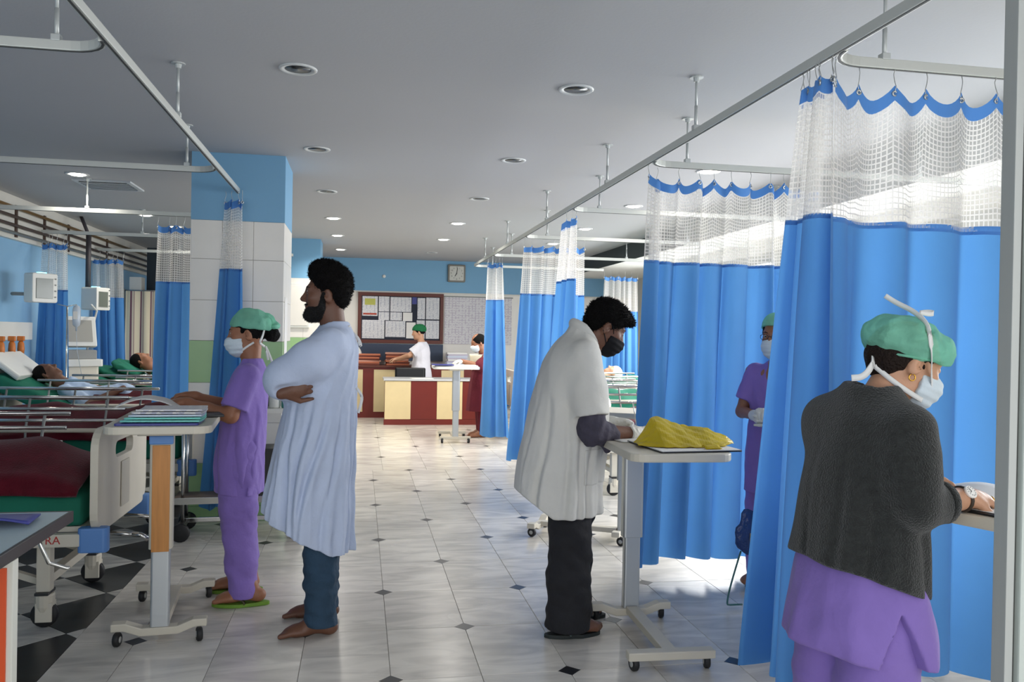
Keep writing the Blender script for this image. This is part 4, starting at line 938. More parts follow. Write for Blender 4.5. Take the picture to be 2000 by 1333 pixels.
# small instrument trolley in front of the tiled pillar
tr = thing('instrument_trolley', 'low dark instrument trolley on casters in front of the tiled pillar', 'trolley', (-0.80, 5.97, 0), math.radians(4))
m_dsteel = mat('dark_steel', (70, 68, 64), 0.4, 0.4)
MB().box(-0.42, 0.36, -0.12, 0.16, 0.24, 0.27).build('tray', mat('brown_tray', (128, 108, 92), 0.5), tr, bevel=0.003)
MB().box(-0.43, 0.37, -0.13, -0.12, 0.235, 0.28).build('tray_lip', m_chrome, tr, bevel=0.002)
for a in (-1, 1):
    MB().bar([(a*0.36, -0.2, 0.095), (a*0.36, 0.2, 0.095)], 0.04, 0.04).build('foot_bar', m_dsteel, tr, bevel=0.004)
    for b in (-1, 1):
        MB().tube([(a*0.36, b*0.10, 0.1), (a*0.36, b*0.10, 0.85)], 0.012, 8).build('post', m_chrome, tr, smooth=True)
        w = link('caster_wheel', _bw, m_rubber, tr); w.location = (a*0.36, b*0.19, 0.0605)
MB().box(-0.36, 0.36, -0.012, 0.012, 0.09, 0.12).build('stretcher', m_chrome, tr, bevel=0.003)
MB().box(0.05, 0.36, -0.12, 0.14, 0.272, 0.60).build('equipment_box', mat('dark_equipment', (46, 46, 44), 0.5), tr, bevel=0.006)
MB().box(-0.38, 0.38, -0.12, 0.14, 0.84, 0.87).build('top_shelf', m_whiteplast, tr, bevel=0.004)
for k, (x, h, r, m_) in enumerate(((0.22, 0.16, 0.04, m_whiteplast), (0.30, 0.12, 0.035, mat('teal_bottle', (70, 150, 140), 0.4)), (0.14, 0.10, 0.04, m_greyplast))):
    o = MB().lathe([(r*0.9, 0), (r, 0.01), (r, h*0.7), (r*0.4, h*0.85), (r*0.4, h)], 12).build('bottle', m_, None, smooth=True); o.location = (-0.80+x, 5.97, 0.8705)
    tag(o, ('white bottle', 'teal bottle', 'short grey bottle')[k]+' on the instrument trolley behind the gowned man', 'bottle', 'bottles on the instrument trolley')
# switch panel on the second pillar and notice strip on the first
pn = thing('panel_board', 'white framed panel board on the far tiled pillar', 'panel', (-0.80, 11.85, 1.76))
MB().box(-0.20, 0.10, -0.03, 0.0, -0.30, 0.32).build('panel', m_whiteplast, pn, bevel=0.01)
MB().box(-0.17, 0.07, -0.036, -0.03, -0.27, 0.29).build('inner_panel', m_cream, pn, bevel=0.004)
pp = MB().box(-0.0005, 0.0015, -0.11, 0.11, -0.24, 0.24).build('notice_paper', m_paper, None); pp.location = (-0.5635, 6.55, 1.42); tag(pp, 'white notice sheet stuck on the side of the tiled pillar', 'notice')
# urine bag hanging at the bed behind the first right-hand curtain
ub = thing('drainage_bag', 'blue plastic drainage bag hanging by the nurse between the curtains', 'drainage bag', (2.02, 4.02, 0.40))
_pb = MB().ball((0, 0, 0), (0.085, 0.028, 0.115), 18, 14).build('pouch', mat('blue_pouch', (50, 78, 136), 0.25, bump=0.6, bscale=30, trans=0.25), ub, smooth=True)
for vv in _pb.data.vertices: vv.co *= 1+0.10*math.sin(45*vv.co.x+30*vv.co.z)+0.06*math.sin(80*vv.co.z)
MB().box(-0.02, 0.03, -0.036, -0.028, -0.05, 0.0).build('yellow_tag', mat('yellow_tag', (196, 160, 70), 0.6), ub)
MB().tube([(-0.05-0.07*math.sin(2.6*k/16)+0.05*max(0, k-11)/5, 0.01, -0.10-0.28*math.sin(math.pi/2*min(1, k/12))) for k in range(17)], 0.005, 6).build('tube', mat('green_tube', (60, 110, 110), 0.4), ub, smooth=True)
gs = MB().ball((0, 0, 0), (0.10, 0.13, 0.17), 14, 12).build('linen_bundle', m_greensheet, None, smooth=True); gs.location = (2.24, 4.0, 0.60)
for vv in gs.data.vertices: vv.co *= 1+0.08*math.sin(30*vv.co.x+20*vv.co.z)
tag(gs, 'dark green linen bundle hanging at the bed by the nurse between the curtains', 'linen bundle')
# equipment on the right bed by the white-coated man
for k, (x, y, z, r, m_, lb) in enumerate(((2.12, 7.25, 0.80, (0.12, 0.14, 0.10), m_whiteplast, 'white plastic bag of supplies on the bed beyond the white-coated man'),)):
    o = MB().ball((0, 0, 0), r, 14, 10).build('supply_bag', m_, None, smooth=True); o.location = (x, y, z)
    for vv in o.data.vertices: vv.co *= 1+0.12*math.sin(40*vv.co.x+25*vv.co.y+9*vv.co.z)
    tag(o, lb, 'bag')
# yellow plastic bag on the doctor's table
m_yel = mat('yellow_plastic_bag', (216, 190, 28), 0.35, var=0.16, vscale=9, bump=0.25, bscale=30, trans=0.25)
yb = thing('yellow_bag', 'crumpled yellow plastic bag lying on the overbed table', 'plastic bag', (1.40, 3.44, 0.94), math.radians(4))
def ybag(u, v):
    w = np.interp(u, [0, 0.2, 0.5, 0.8, 1.0], [0.05, 0.14, 0.15, 0.13, 0.03]); x = -0.22+0.46*u+0.02*(v-0.5); y = (v-0.45)*2*w
    top = np.interp(u, [0, 0.09, 0.20, 0.30, 0.47, 0.50, 0.70, 0.76, 0.90, 1.0], [0.004, 0.05, 0.115, 0.108, 0.082, 0.074, 0.066, 0.060, 0.034, 0.006])
    rdg = 0.62+0.10*math.sin(5*u); z = top*(v/rdg if v < rdg else (1-v)/(1-rdg))
    z += 0.003*math.sin(19*u+11*v)*math.sin(13*v-9*u)+0.0016*math.sin(47*u+29*v)
    return (x, y, 0.003+max(0.0, z))
MB().grid(ybag, 46, 18).build('pouch', m_yel, yb, smooth=False, solid=0.003)
MB().grid(lambda u, v: (0.02+0.07*u, -0.135-0.05*v, 0.007+0.006*math.sin(6*v)), 6, 6).build('flap', m_yel, yb, smooth=True, solid=0.003)
# ================================================================== figures: implicit surfaces meshed on a grid
class Body:
    """union of rounded limbs and ovals with soft joins, meshed as one continuous skin"""
    def __init__(s, lo, hi, h):
        s.h = h; s.lo = np.array(lo, np.float32); n = np.round((np.array(hi)-np.array(lo))/h+0.499).astype(int)+1
        s.ax = [s.lo[i]+h*np.arange(n[i], dtype=np.float32) for i in range(3)]; s.F = np.full(tuple(n), 1.0, np.float32)
    def _sl(s, lo, hi, pad):
        out = []
        for i in range(3):
            a = int(np.searchsorted(s.ax[i], lo[i]-pad)); b = int(np.searchsorted(s.ax[i], hi[i]+pad)); 
            if b-a < 1: return None
            out.append(slice(a, b))
        return tuple(out)
    def _pts(s, sl): return np.meshgrid(*[s.ax[i][sl[i]] for i in range(3)], indexing='ij')
    def _op(s, sl, d, k, sub=False):
        A = s.F[sl]
        if sub:
            d = -d; h = np.maximum(k-np.abs(A-d), 0)/k if k > 0 else 0; s.F[sl] = np.maximum(A, d)+(h*h*k/4 if k > 0 else 0)
        else:
            h = np.maximum(k-np.abs(A-d), 0)/k if k > 0 else 0; s.F[sl] = np.minimum(A, d)-(h*h*k/4 if k > 0 else 0)
    def cone(s, a, b, ra, rb, k=0.02, sub=False, flat=None):
        a = np.array(a, float); b = np.array(b, float); r = max(ra, rb)
        sl = s._sl(np.minimum(a, b)-r, np.maximum(a, b)+r, k+3*s.h)
        if sl is None: return s
        X, Y, Z = s._pts(sl); d = b-a; L2 = float(d@d) or 1e-9
        t = np.clip(((X-a[0])*d[0]+(Y-a[1])*d[1]+(Z-a[2])*d[2])/L2, 0, 1)
        q = np.sqrt((X-a[0]-t*d[0])**2+(Y-a[1]-t*d[1])**2+(Z-a[2]-t*d[2])**2)-(ra+(rb-ra)*t)
        s._op(sl, q, k, sub); return s
    def chain(s, pts, rs, k=0.02):
        for i in range(len(pts)-1): s.cone(pts[i], pts[i+1], rs[i], rs[i+1], k)
        return s
    def ell(s, c, r, R=None, k=0.02, sub=False):
        c = np.array(c, float); m = max(r); R = np.eye(3) if R is None else np.array(R)
        e = np.sqrt((R**2) @ (np.array(r)**2)) if R is not None else np.array(r)
        sl = s._sl(c-e, c+e, k+3*s.h)
        if sl is None: return s
        X, Y, Z = s._pts(sl); X = X-c[0]; Y = Y-c[1]; Z = Z-c[2]
        u = (X*R[0, 0]+Y*R[1, 0]+Z*R[2, 0]); v = (X*R[0, 1]+Y*R[1, 1]+Z*R[2, 1]); w = (X*R[0, 2]+Y*R[1, 2]+Z*R[2, 2])
        k0 = np.sqrt((u/r[0])**2+(v/r[1])**2+(w/r[2])**2); k1 = np.sqrt((u/r[0]**2)**2+(v/r[1]**2)**2+(w/r[2]**2)**2)+1e-6
        s._op(sl, k0*(k0-1)/k1, k, sub); return s
    def loft(s, sec, k=0.02, fold=None, sub=False, power=2.0):
        """sec rows: z, cx, cy, rx, ry (any order of z); fold(theta, z) adds to the radius in metres"""
        sec = sorted(sec); A = np.array(sec); zs = A[:, 0]
        lo = (min(A[:, 1]-A[:, 3]), min(A[:, 2]-A[:, 4]), zs[0]); hi = (max(A[:, 1]+A[:, 3]), max(A[:, 2]+A[:, 4]), zs[-1])
        sl = s._sl(lo, hi, k+4*s.h+0.03)
        if sl is None: return s
        X, Y, Z = s._pts(sl); zz = s.ax[2][sl[2]]
        def cr(col):   # smooth interpolation along z
            t = np.clip(zz, zs[0], zs[-1]); i = np.clip(np.searchsorted(zs, t)-1, 0, len(zs)-2); u = (t-zs[i])/(zs[i+1]-zs[i])
            m = np.gradient(A[:, col], zs); h = zs[i+1]-zs[i]
            return ((2*u**3-3*u**2+1)*A[i, col]+(u**3-2*u**2+u)*h*m[i]+(-2*u**3+3*u**2)*A[i+1, col]+(u**3-u**2)*h*m[i+1]).astype(np.float32)[None, None, :]
        cx, cy, rx, ry = cr(1), cr(2), np.maximum(cr(3), 0.01), np.maximum(cr(4), 0.01)
        u = (X-cx)/rx; v = (Y-cy)/ry; q = (np.abs(u)**power+np.abs(v)**power)**(1/power)+1e-6
        loc = np.sqrt((X-cx)**2+(Y-cy)**2)/q          # radius of the section in this direction
        d = (q-1)*np.minimum(loc, np.minimum(rx, ry)*1.6)
        if fold is not None: d = d-fold(np.arctan2(Y-cy, X-cx), Z)
        d = np.maximum(np.maximum(d, Z-zs[-1]), zs[0]-Z)
        s._op(sl, d.astype(np.float32), k, sub); return s
    def merge(s, o, k=0.02):
        A, d = s.F, o.F; h = np.maximum(k-np.abs(A-d), 0)/k; s.F = np.minimum(A, d)-h*h*k/4; return s
    def like(s): return Body(s.lo, [a[-1] for a in s.ax], s.h)
    def cut(s, n, d):
        """keep n.p <= d"""
        X, Y, Z = s.ax[0][:, None, None], s.ax[1][None, :, None], s.ax[2][None, None, :]
        s.F = np.maximum(s.F, (n[0]*X+n[1]*Y+n[2]*Z-d)/math.sqrt(sum(c*c for c in n))); return s
    def field(s, fn):
        X, Y, Z = s.ax[0][:, None, None], s.ax[1][None, :, None], s.ax[2][None, None, :]
        s.F = fn(s.F, X, Y, Z).astype(np.float32); return s
    def wrinkle(s, amp, freq, seed=0, aniso=(1, 1, 1), lo=None, hi=None):
        R = random.Random(seed); X, Y, Z = s.ax[0][:, None, None], s.ax[1][None, :, None], s.ax[2][None, None, :]
        W_ = 0
        for i in range(4):
            f = freq*(1+0.6*i); a, b, c = [R.uniform(-1, 1)*w for w in aniso]; n = math.sqrt(a*a+b*b+c*c) or 1
            a2, b2, c2 = [R.uniform(-1, 1) for _ in range(3)]
            W_ = W_+np.sin(f*(a*X+b*Y+c*Z)/n+R.uniform(0, 6)+1.3*np.sin(f*0.55*(a2*X+b2*Y+c2*Z)+R.uniform(0, 6)))/(1+i*0.7)
        m = 1.0
        if lo is not None: m = np.clip((Z-lo)/(hi-lo), 0, 1)
        s.F = (s.F-amp*W_*m).astype(np.float32); return s
    def mesh(s, name):
        F = s.F; F[0], F[-1], F[:, 0], F[:, -1], F[:, :, 0], F[:, :, -1] = 1, 1, 1, 1, 1, 1
        I = F < 0; nx, ny, nz = F.shape
        c = np.zeros((nx-1, ny-1, nz-1), np.uint8)
        for dx in (0, 1):
            for dy in (0, 1):
                for dz in (0, 1): c += I[dx:nx-1+dx, dy:ny-1+dy, dz:nz-1+dz]
        act = np.argwhere((c > 0) & (c < 8)); idx = np.full(c.shape, -1, np.int32)
        idx[act[:, 0], act[:, 1], act[:, 2]] = np.arange(len(act))
        P = np.zeros((len(act), 3)); N = np.zeros(len(act)); V = {}
        for q in range(8):
            o = ((q >> 2) & 1, (q >> 1) & 1, q & 1); V[o] = F[act[:, 0]+o[0], act[:, 1]+o[1], act[:, 2]+o[2]]
        for o in V:
            for ax in range(3):
                if o[ax] == 0:
                    o2 = list(o); o2[ax] = 1; a, b = V[o], V[tuple(o2)]; m = (a < 0) != (b < 0)
                    t = np.where(m, a/np.where(m, a-b, 1), 0); p = np.array(o, float)[None, :].repeat(len(act), 0); p[:, ax] += t
                    P += p*m[:, None]; N += m
        P = (act+P/np.maximum(N, 1)[:, None])*s.h+s.lo
        quads = []
        for ax in range(3):
            o = [0, 0, 0]; o[ax] = 1; a = I[:nx-o[0], :ny-o[1], :nz-o[2]]; b = I[o[0]:, o[1]:, o[2]:]
            e = np.argwhere(a != b); e1, e2 = [k for k in range(3) if k != ax]
            e = e[(e[:, e1] > 0) & (e[:, e2] > 0) & (e[:, e1] < F.shape[e1]-1) & (e[:, e2] < F.shape[e2]-1)]
            ins = a[e[:, 0], e[:, 1], e[:, 2]]; q = []
            for d1, d2 in ((-1, -1), (0, -1), (0, 0), (-1, 0)):
                g = e.copy(); g[:, e1] += d1; g[:, e2] += d2; q.append(idx[g[:, 0], g[:, 1], g[:, 2]])
            q = np.stack(q, 1); flip = ins if ax != 1 else ~ins
            q[~flip] = q[~flip][:, ::-1]; quads.append(q)
        quads = np.concatenate(quads); quads = quads[(quads >= 0).all(1)]
        # two rounds of smoothing along quad edges
        for _ in range(2):
            acc = np.zeros_like(P); cnt = np.zeros(len(P))
            for a, b in ((0, 1), (1, 2), (2, 3), (3, 0)):
                np.add.at(acc, quads[:, a], P[quads[:, b]]); np.add.at(cnt, quads[:, a], 1); np.add.at(acc, quads[:, b], P[quads[:, a]]); np.add.at(cnt, quads[:, b], 1)
            P = P*0.5+0.5*acc/np.maximum(cnt, 1)[:, None]
        me = bpy.data.meshes.new(name); me.vertices.add(len(P)); me.vertices.foreach_set('co', P.astype(np.float32).ravel())
        me.loops.add(quads.size); me.loops.foreach_set('vertex_index', quads.ravel().astype(np.int32))
        me.polygons.add(len(quads)); me.polygons.foreach_set('loop_start', np.arange(0, quads.size, 4, dtype=np.int32)); me.polygons.foreach_set('loop_total', np.full(len(quads), 4, np.int32))
        me.polygons.foreach_set('use_smooth', np.ones(len(quads), bool)); me.update(calc_edges=True)
        return me
    def build(s, name, m, parent, label=None):
        o = link(name, s.mesh(name), m, parent)
        if label: o['label'] = label
        return o
def grooves(spec, z0, z1, seed=0):
    """narrow hanging creases: spec rows (theta, slant, depth, width); they fade in from z0 down to z1"""
    def f(th, z):
        a = np.clip((z0-z)/(z0-z1), 0, 1); r = 0
        for t, s_, d, w in spec:
            u = th-t-s_*(z0-z)-0.06*np.sin(9*z+3*t); u = (u+np.pi) % (2*np.pi)-np.pi
            r = r-d*np.exp(-(u/w)**2)+0.55*d*np.exp(-((u-2.1*w)/(1.3*w))**2)
        return a*r
    return f
def axes(yaw=0.0, pitch=0.0, roll=0.0):
    """columns: forward, left, up; pitch>0 looks down"""
    M = Matrix.Rotation(yaw, 3, 'Z') @ Matrix.Rotation(pitch, 3, 'Y') @ Matrix.Rotation(roll, 3, 'X'); return np.array(M)
class Head:
    """places points given in head coordinates (x forward, y left, z up, metres for a full-size head)"""
    def __init__(s, c, R, k): s.c = np.array(c, float); s.R = R; s.k = k
    def p(s, x, y, z): return s.c+s.R @ (np.array([x, y, z])*s.k)
    def r(s, *a): return tuple(v*s.k for v in a)
    def M(s):
        m = Matrix.Identity(4)
        for i in range(3):
            for j in range(3): m[i][j] = s.R[i, j]
            m[i][3] = s.c[i]
        return m @ Matrix.Scale(s.k, 4)
def add_head(B, H_, neck, rn=0.055, nose=1.0):
    p, r, R, k = H_.p, H_.r, H_.R, H_.k
    B.ell(p(-0.012, 0, 0.035), r(0.096, 0.076, 0.092), R, 0.02); B.ell(p(0.036, 0, -0.03), r(0.062, 0.060, 0.085), R, 0.03)
    B.ell(p(0.036, 0, -0.085), r(0.048, 0.048, 0.034), R, 0.025); B.ell(p(0.078, 0, -0.103), r(0.018, 0.021, 0.017), R, 0.02)
    B.ell(p(0.080, 0, 0.026), r(0.018, 0.048, 0.013), R, 0.02)
    for y in (-1, 1):
        B.ell(p(0.064, y*0.038, -0.022), r(0.026, 0.022, 0.022), R, 0.02)
        B.ell(p(0.099, y*0.031, 0.007), r(0.013, 0.017, 0.012), R, 0.012, sub=True)
        B.ell(p(0.086, y*0.031, 0.006), r(0.010, 0.016, 0.0085), R, 0.004)
        B.ell(p(-0.010, y*0.079, -0.010), r(0.022, 0.009, 0.033), R @ np.array(Matrix.Rotation(y*0.35, 3, 'Z')), 0.006)
        B.ell(p(-0.002, y*0.086, -0.006), r(0.010, 0.006, 0.018), R, 0.006, sub=True)
        B.ell(p(0.104, y*0.013, -0.034), r(0.010, 0.008, 0.008), R, 0.008)
    B.cone(p(0.092, 0, 0.014), p(0.112*nose+0.004, 0, -0.026), 0.008*k, 0.0125*k, 0.014)
    B.ell(p(0.092, 0, -0.062), r(0.013, 0.024, 0.006), R, 0.008); B.ell(p(0.090, 0, -0.074), r(0.012, 0.021, 0.007), R, 0.008)
    B.cone(p(-0.022, 0, -0.05), neck, rn, rn*1.06, 0.035)
def eyes(H_, parent):
    for y in (-1, 1):
        o = MB().ball((0, 0, 0), 0.0125, 12, 8).build('eye', mat('eye_white', (214, 208, 200), 0.25), parent, smooth=True); o.matrix_local = H_.M() @ T(0.0825, y*0.031, 0.0065)
        MB().ball((0.0095, 0, 0), (0.004, 0.0062, 0.0062), 10, 6).build('iris', mat('dark_iris', (28, 18, 14), 0.2), o, smooth=True)
        b = MB().tube([(0.096, y*0.014, 0.027), (0.093, y*0.032, 0.033), (0.078, y*0.05, 0.028)], [0.003, 0.0038, 0.002], 6).build('eyebrow', mat('black_brow', (16, 13, 12), 0.7), parent, smooth=True); b.matrix_local = H_.M()
def add_hand(B, w, d, n, side=1, curl=(0.5, 0.6, 0.4), k=1.0, spread=0.12, thumb=0.5, r=0.0085, point=None):
    """w wrist, d fingers' direction, n palm normal; side=+1 puts the thumb towards n x d"""
    w = np.array(w, float); d = np.array(d, float); d /= np.linalg.norm(d); n = np.array(n, float); n -= d*(n@d); n /= np.linalg.norm(n)
    l = np.cross(n, d)*side          # towards the thumb
    R = np.stack([d, l, n], 1)
    B.ell(w+d*0.048*k, (0.052*k, 0.040*k, 0.0155*k), R, 0.015); B.cone(w-d*0.015, w+d*0.035*k, 0.024*k, 0.022*k, 0.02)
    tips = []
    for i, (off, L) in enumerate(((0.030, 0.070), (0.010, 0.079), (-0.010, 0.074), (-0.029, 0.058))):
        b = w+d*(0.086-0.004*abs(i-1.2))*k+l*off*k; a = (1.5-i)*spread; dd = d*math.cos(a)+l*math.sin(a); ang = 0.0
        cl = curl if point is None or i != point else (0.35, 0.2, 0.1); p = b-dd*0.012
        for j, (sg, c_) in enumerate(zip((0.45, 0.30, 0.25), cl)):
            ang += c_; v = dd*math.cos(ang)+n*math.sin(ang); q = p+v*L*sg*k*(1.25 if j == 0 else 1)
            B.cone(p, q, r*k*(1.05-0.1*j), r*k*(0.98-0.12*j), 0.004 if j else 0.010); p = q
        tips.append(p)
    b = w+d*0.022*k+l*0.026*k; v = d*0.62+l*0.62+n*thumb; v /= np.linalg.norm(v); m = b+v*0.042*k
    v2 = d*0.9+l*0.15+n*thumb*1.2; v2 /= np.linalg.norm(v2); m2 = m+v2*0.030*k; e = m2+v2*0.024*k
    B.cone(b, m, 0.0145*k, 0.0115*k, 0.012); B.cone(m, m2, 0.011*k, 0.010*k, 0.004); B.cone(m2, e, 0.0098*k, 0.0078*k, 0.003)
    return tips+[e]
def add_foot(B, ankle, yaw, L=0.245, toes=True, k=1.0, h=0.0):
    """foot on the floor: heel behind the ankle, toes ahead; ankle given at about 9 cm"""
    f = np.array([math.cos(yaw), math.sin(yaw), 0]); l = np.array([-f[1], f[0], 0]); a = np.array(ankle, float); g = np.array([a[0], a[1], h])
    up = np.array([0, 0, 1.0]); R = np.stack([f, l, up], 1)
    B.ell(g-f*0.035+up*0.034, (0.042, 0.034, 0.035), R, 0.02); B.cone(a, g+f*0.05+up*0.055, 0.036, 0.030, 0.03)
    B.cone(g+f*0.02+up*0.046, g+f*0.115+up*0.028, 0.036, 0.027, 0.03); B.ell(g+f*0.11+up*0.024, (0.062, 0.047, 0.024), R, 0.02)
    if toes:
        for i in range(5):
            o = (0.032, 0.014, -0.002, -0.017, -0.031)[i]; e = (0.190, 0.188, 0.180, 0.168, 0.152)[i]*L/0.245
            B.cone(g+f*(e-0.045)+l*o+up*0.020, g+f*(e-0.006)+l*o*1.12+up*0.0135, 0.0135 if i == 0 else 0.0105, 0.0125 if i == 0 else 0.0095, 0.006)
def flat_sole(name, m, parent, x, y, yaw, L, w, h=0.018):
    pts = []
    for k in range(24):
        a = 2*math.pi*k/24; px = math.cos(a)*L/2; py = math.sin(a)*w/2*(1.0 if px > 0 else 0.82)*(1-0.12*math.cos(2*a+0.8)); pts.append((px, py))
    o = MB().prism(pts, 0.0, h).build(name, m, parent, bevel=0.003); o.location = (x, y, 0.0005); o.rotation_euler = (0, 0, yaw); return o
def ribbon(name, pts, w, m, parent, t=0.0015, M=None):
    """flat tie following pts, with its width mostly upright"""
    pts = [Vector(p) for p in pts]
    if M is not None: pts = [M @ p for p in pts]
    # smooth the path
    for _ in range(2):
        q = [pts[0]]
        for a, b in zip(pts, pts[1:]): q += [a.lerp(b, 0.25), a.lerp(b, 0.75)]
        pts = q+[pts[-1]]
    vs, fs = [], []
    for i, p in enumerate(pts):
        d = (pts[min(i+1, len(pts)-1)]-pts[max(0, i-1)]).normalized(); out = Vector((p.x, p.y, 0)); up = Vector((0, 0, 1)); s_ = d.cross(up)
        if s_.length < 0.3: s_ = d.cross(Vector((1, 0, 0)))
        s_ = s_.normalized(); u_ = s_.cross(d).normalized()
        vs += [p-u_*w/2-s_*t, p+u_*w/2-s_*t, p+u_*w/2+s_*t, p-u_*w/2+s_*t]
    n = len(pts); fs = [(i*4+k, i*4+(k+1) % 4, i*4+4+(k+1) % 4, i*4+4+k) for i in range(n-1) for k in range(4)]+[(3, 2, 1, 0), tuple(range(4*n-4, 4*n))]
    return MB().add(vs, fs).build(name, m, parent, smooth=True)
def hairify(o, n, length, bias=(0, 0, 0), seed=1, w=0.0022, lay=0.6):
    """grow short tapering strands out of a hair mesh (they join that mesh)"""
    me = o.data; R = np.random.RandomState(seed); nv = len(me.vertices); co = np.empty(nv*3, np.float32); no = np.empty(nv*3, np.float32)
    me.vertices.foreach_get('co', co); me.vertices.foreach_get('normal', no); co = co.reshape(-1, 3); no = no.reshape(-1, 3)
    pick = R.randint(0, nv, n); P_ = co[pick]; N_ = no[pick]; b = np.array(bias, np.float32)
    D = N_*(1-lay)+b-(N_*(N_@b)[:, None])*0.5+R.normal(0, 0.28, (n, 3)); D /= np.linalg.norm(D, axis=1)[:, None]
    t = np.cross(D, N_+1e-3); t /= np.linalg.norm(t, axis=1)[:, None]+1e-6; L = (length*R.uniform(0.5, 1.2, n))[:, None]
    base = P_-N_*0.001; V = np.concatenate([base-t*w, base+t*w, base+N_*w*0.9, base+D*L+N_*L*0.12]); i = np.arange(n)
    F = np.concatenate([np.stack([i, i+n, i+3*n], 1), np.stack([i+n, i+2*n, i+3*n], 1), np.stack([i+2*n, i, i+3*n], 1)])+nv
    faces = [tuple(p.vertices) for p in me.polygons]+[tuple(f) for f in F.tolist()]
    m2 = bpy.data.meshes.new(me.name); m2.from_pydata(np.concatenate([co, V]).tolist(), [], faces); m2.materials.append(me.materials[0])
    m2.polygons.foreach_set('use_smooth', [True]*len(m2.polygons)); o.data = m2
    return o
def skin(name, c): return mat(name, c, 0.5, var=0.08, vscale=12, bump=0.08, bscale=120)
m_skin_dk = skin('dark_brown_skin', (104, 68, 50)); m_skin_md = skin('brown_skin', (150, 100, 72)); m_skin_lt = skin('tan_skin', (196, 148, 118))
m_hair = mat('black_hair', (12, 10, 10), 0.75, bump=0.6, bscale=160, spec=0.15); m_beard = mat('black_beard', (18, 15, 14), 0.8, bump=1.0, bscale=200)
m_gown = mat('pale_blue_gown', (184, 196, 220), 0.85, var=0.05, vscale=10, bump=0.2, bscale=30, sheen=0.1)
m_scrub = mat('lilac_scrubs', (132, 108, 184), 0.85, var=0.06, vscale=9, bump=0.22, bscale=26, sheen=0.1)
m_coat = mat('white_coat', (206, 204, 198), 0.85, var=0.04, vscale=9, bump=0.2, bscale=24)
m_cap = mat('mint_surgical_cap', (142, 218, 190), 0.8, var=0.16, vscale=16, bump=0.4, bscale=40, trans=0.25)
_nt = m_cap.node_tree; _out = _nt.nodes['Material Output']; _src = _out.inputs[0].links[0].from_socket
_tp = _nt.nodes.new('ShaderNodeBsdfTransparent'); _tp.inputs[0].default_value = (0.8, 1.0, 0.9, 1); _mm = _nt.nodes.new('ShaderNodeMixShader'); _mm.inputs[0].default_value = 0.24
_nt.links.new(_src, _mm.inputs[1]); _nt.links.new(_tp.outputs[0], _mm.inputs[2]); _nt.links.new(_mm.outputs[0], _out.inputs[0])
m_mask = mat('pale_mask', (206, 218, 226), 0.85, bump=0.1, bscale=80)
m_tie = mat('white_tie', (226, 226, 224), 0.85)
m_jeans = mat('dark_teal_jeans', (36, 62, 84), 0.85, var=0.15, vscale=18, bump=0.25, bscale=60)
m_blktr = mat('black_trousers', (22, 22, 27), 0.85, var=0.15, vscale=8, bump=0.2, bscale=40)
m_glove = mat('latex_glove', (218, 216, 208), 0.55, var=0.04, vscale=30, bump=0.3, bscale=70)

# ------------------------------------------------------------------ man in a pale blue gown, arms folded
P = thing('person', 'bearded man in a long pale blue hospital gown standing with folded arms', 'person', (-0.21, 4.05, 0), math.pi)
B = Body((-0.25, -0.30, -0.01), (0.30, 0.30, 1.80), 0.0055); H1 = Head((-0.048, 0, 1.583), axes(0.0, 0.0), 0.96)
add_head(B, H1, (-0.085, 0, 1.40), 0.056)
B.loft([(0.85, -0.06, 0, 0.11, 0.16), (1.05, -0.06, 0, 0.11, 0.15), (1.25, -0.07, 0, 0.12, 0.17), (1.38, -0.08, 0, 0.08, 0.15), (1.43, -0.085, 0, 0.05, 0.06)], 0.03)
for s_ in (1, -1):
    B.chain([(-0.05, s_*0.08, 0.88), (-0.045, s_*0.11, 0.48), (-0.055, s_*0.125, 0.10)], [0.065, 0.05, 0.036], 0.03)
    add_foot(B, (-0.055, s_*0.125, 0.09), 0.05*s_ if s_ > 0 else -0.10)
B.chain([(-0.07, -0.17, 1.36), (0.12, -0.19, 1.15), (0.13, 0.06, 1.135)], [0.045, 0.04, 0.03], 0.02)
B.chain([(-0.07, 0.16, 1.35), (0.11, 0.19, 1.19), (0.17, -0.05, 1.18)], [0.045, 0.04, 0.03], 0.02)
B.cone((0.13, 0.06, 1.135), (0.125, 0.205, 1.128), 0.03, 0.027, 0.02); add_hand(B, (0.122, 0.225, 1.128), (-0.93, 0.12, 0.30), (-0.1, -0.95, 0.1), side=1, curl=(0.5, 0.8, 0.6), k=1.05, thumb=0.2, spread=0.05)
B.build('body', m_skin_dk, P); eyes(H1, P)
# hair and beard
B = Body((-0.2, -0.13, 1.44), (0.1, 0.13, 1.80), 0.004); p, r = H1.p, H1.r
B.ell(p(-0.020, 0, 0.055), r(0.108, 0.086, 0.104), H1.R, 0.02); B.ell(p(0.018, 0, 0.124), r(0.070, 0.064, 0.048), H1.R, 0.03); B.ell(p(-0.060, 0, 0.0), r(0.054, 0.072, 0.078), H1.R, 0.03)
B.ell(p(0.122, 0, -0.012), r(0.088, 0.12, 0.100), H1.R, 0.012, sub=True); B.ell(p(0.045, 0, -0.06), r(0.060, 0.13, 0.075), H1.R, 0.015, sub=True)
for y in (-1, 1): B.ell(p(-0.006, y*0.09, -0.015), r(0.026, 0.03, 0.036), H1.R, 0.01, sub=True)
B.wrinkle(0.0012, 200, 5); hairify(B.build('hair', m_hair, P), 5200, 0.013, (-0.35, 0, 0.25), 3)
B = Body((-0.12, -0.12, 1.43), (0.11, 0.12, 1.62), 0.0035)
B.ell(p(0.038, 0, -0.088), r(0.062, 0.062, 0.052), H1.R, 0.02); B.ell(p(0.078, 0, -0.108), r(0.034, 0.036, 0.030), H1.R, 0.02)
for y in (-1, 1): B.cone(p(0.012, y*0.066, 0.0), p(0.02, y*0.060, -0.07), 0.010, 0.018, 0.015)
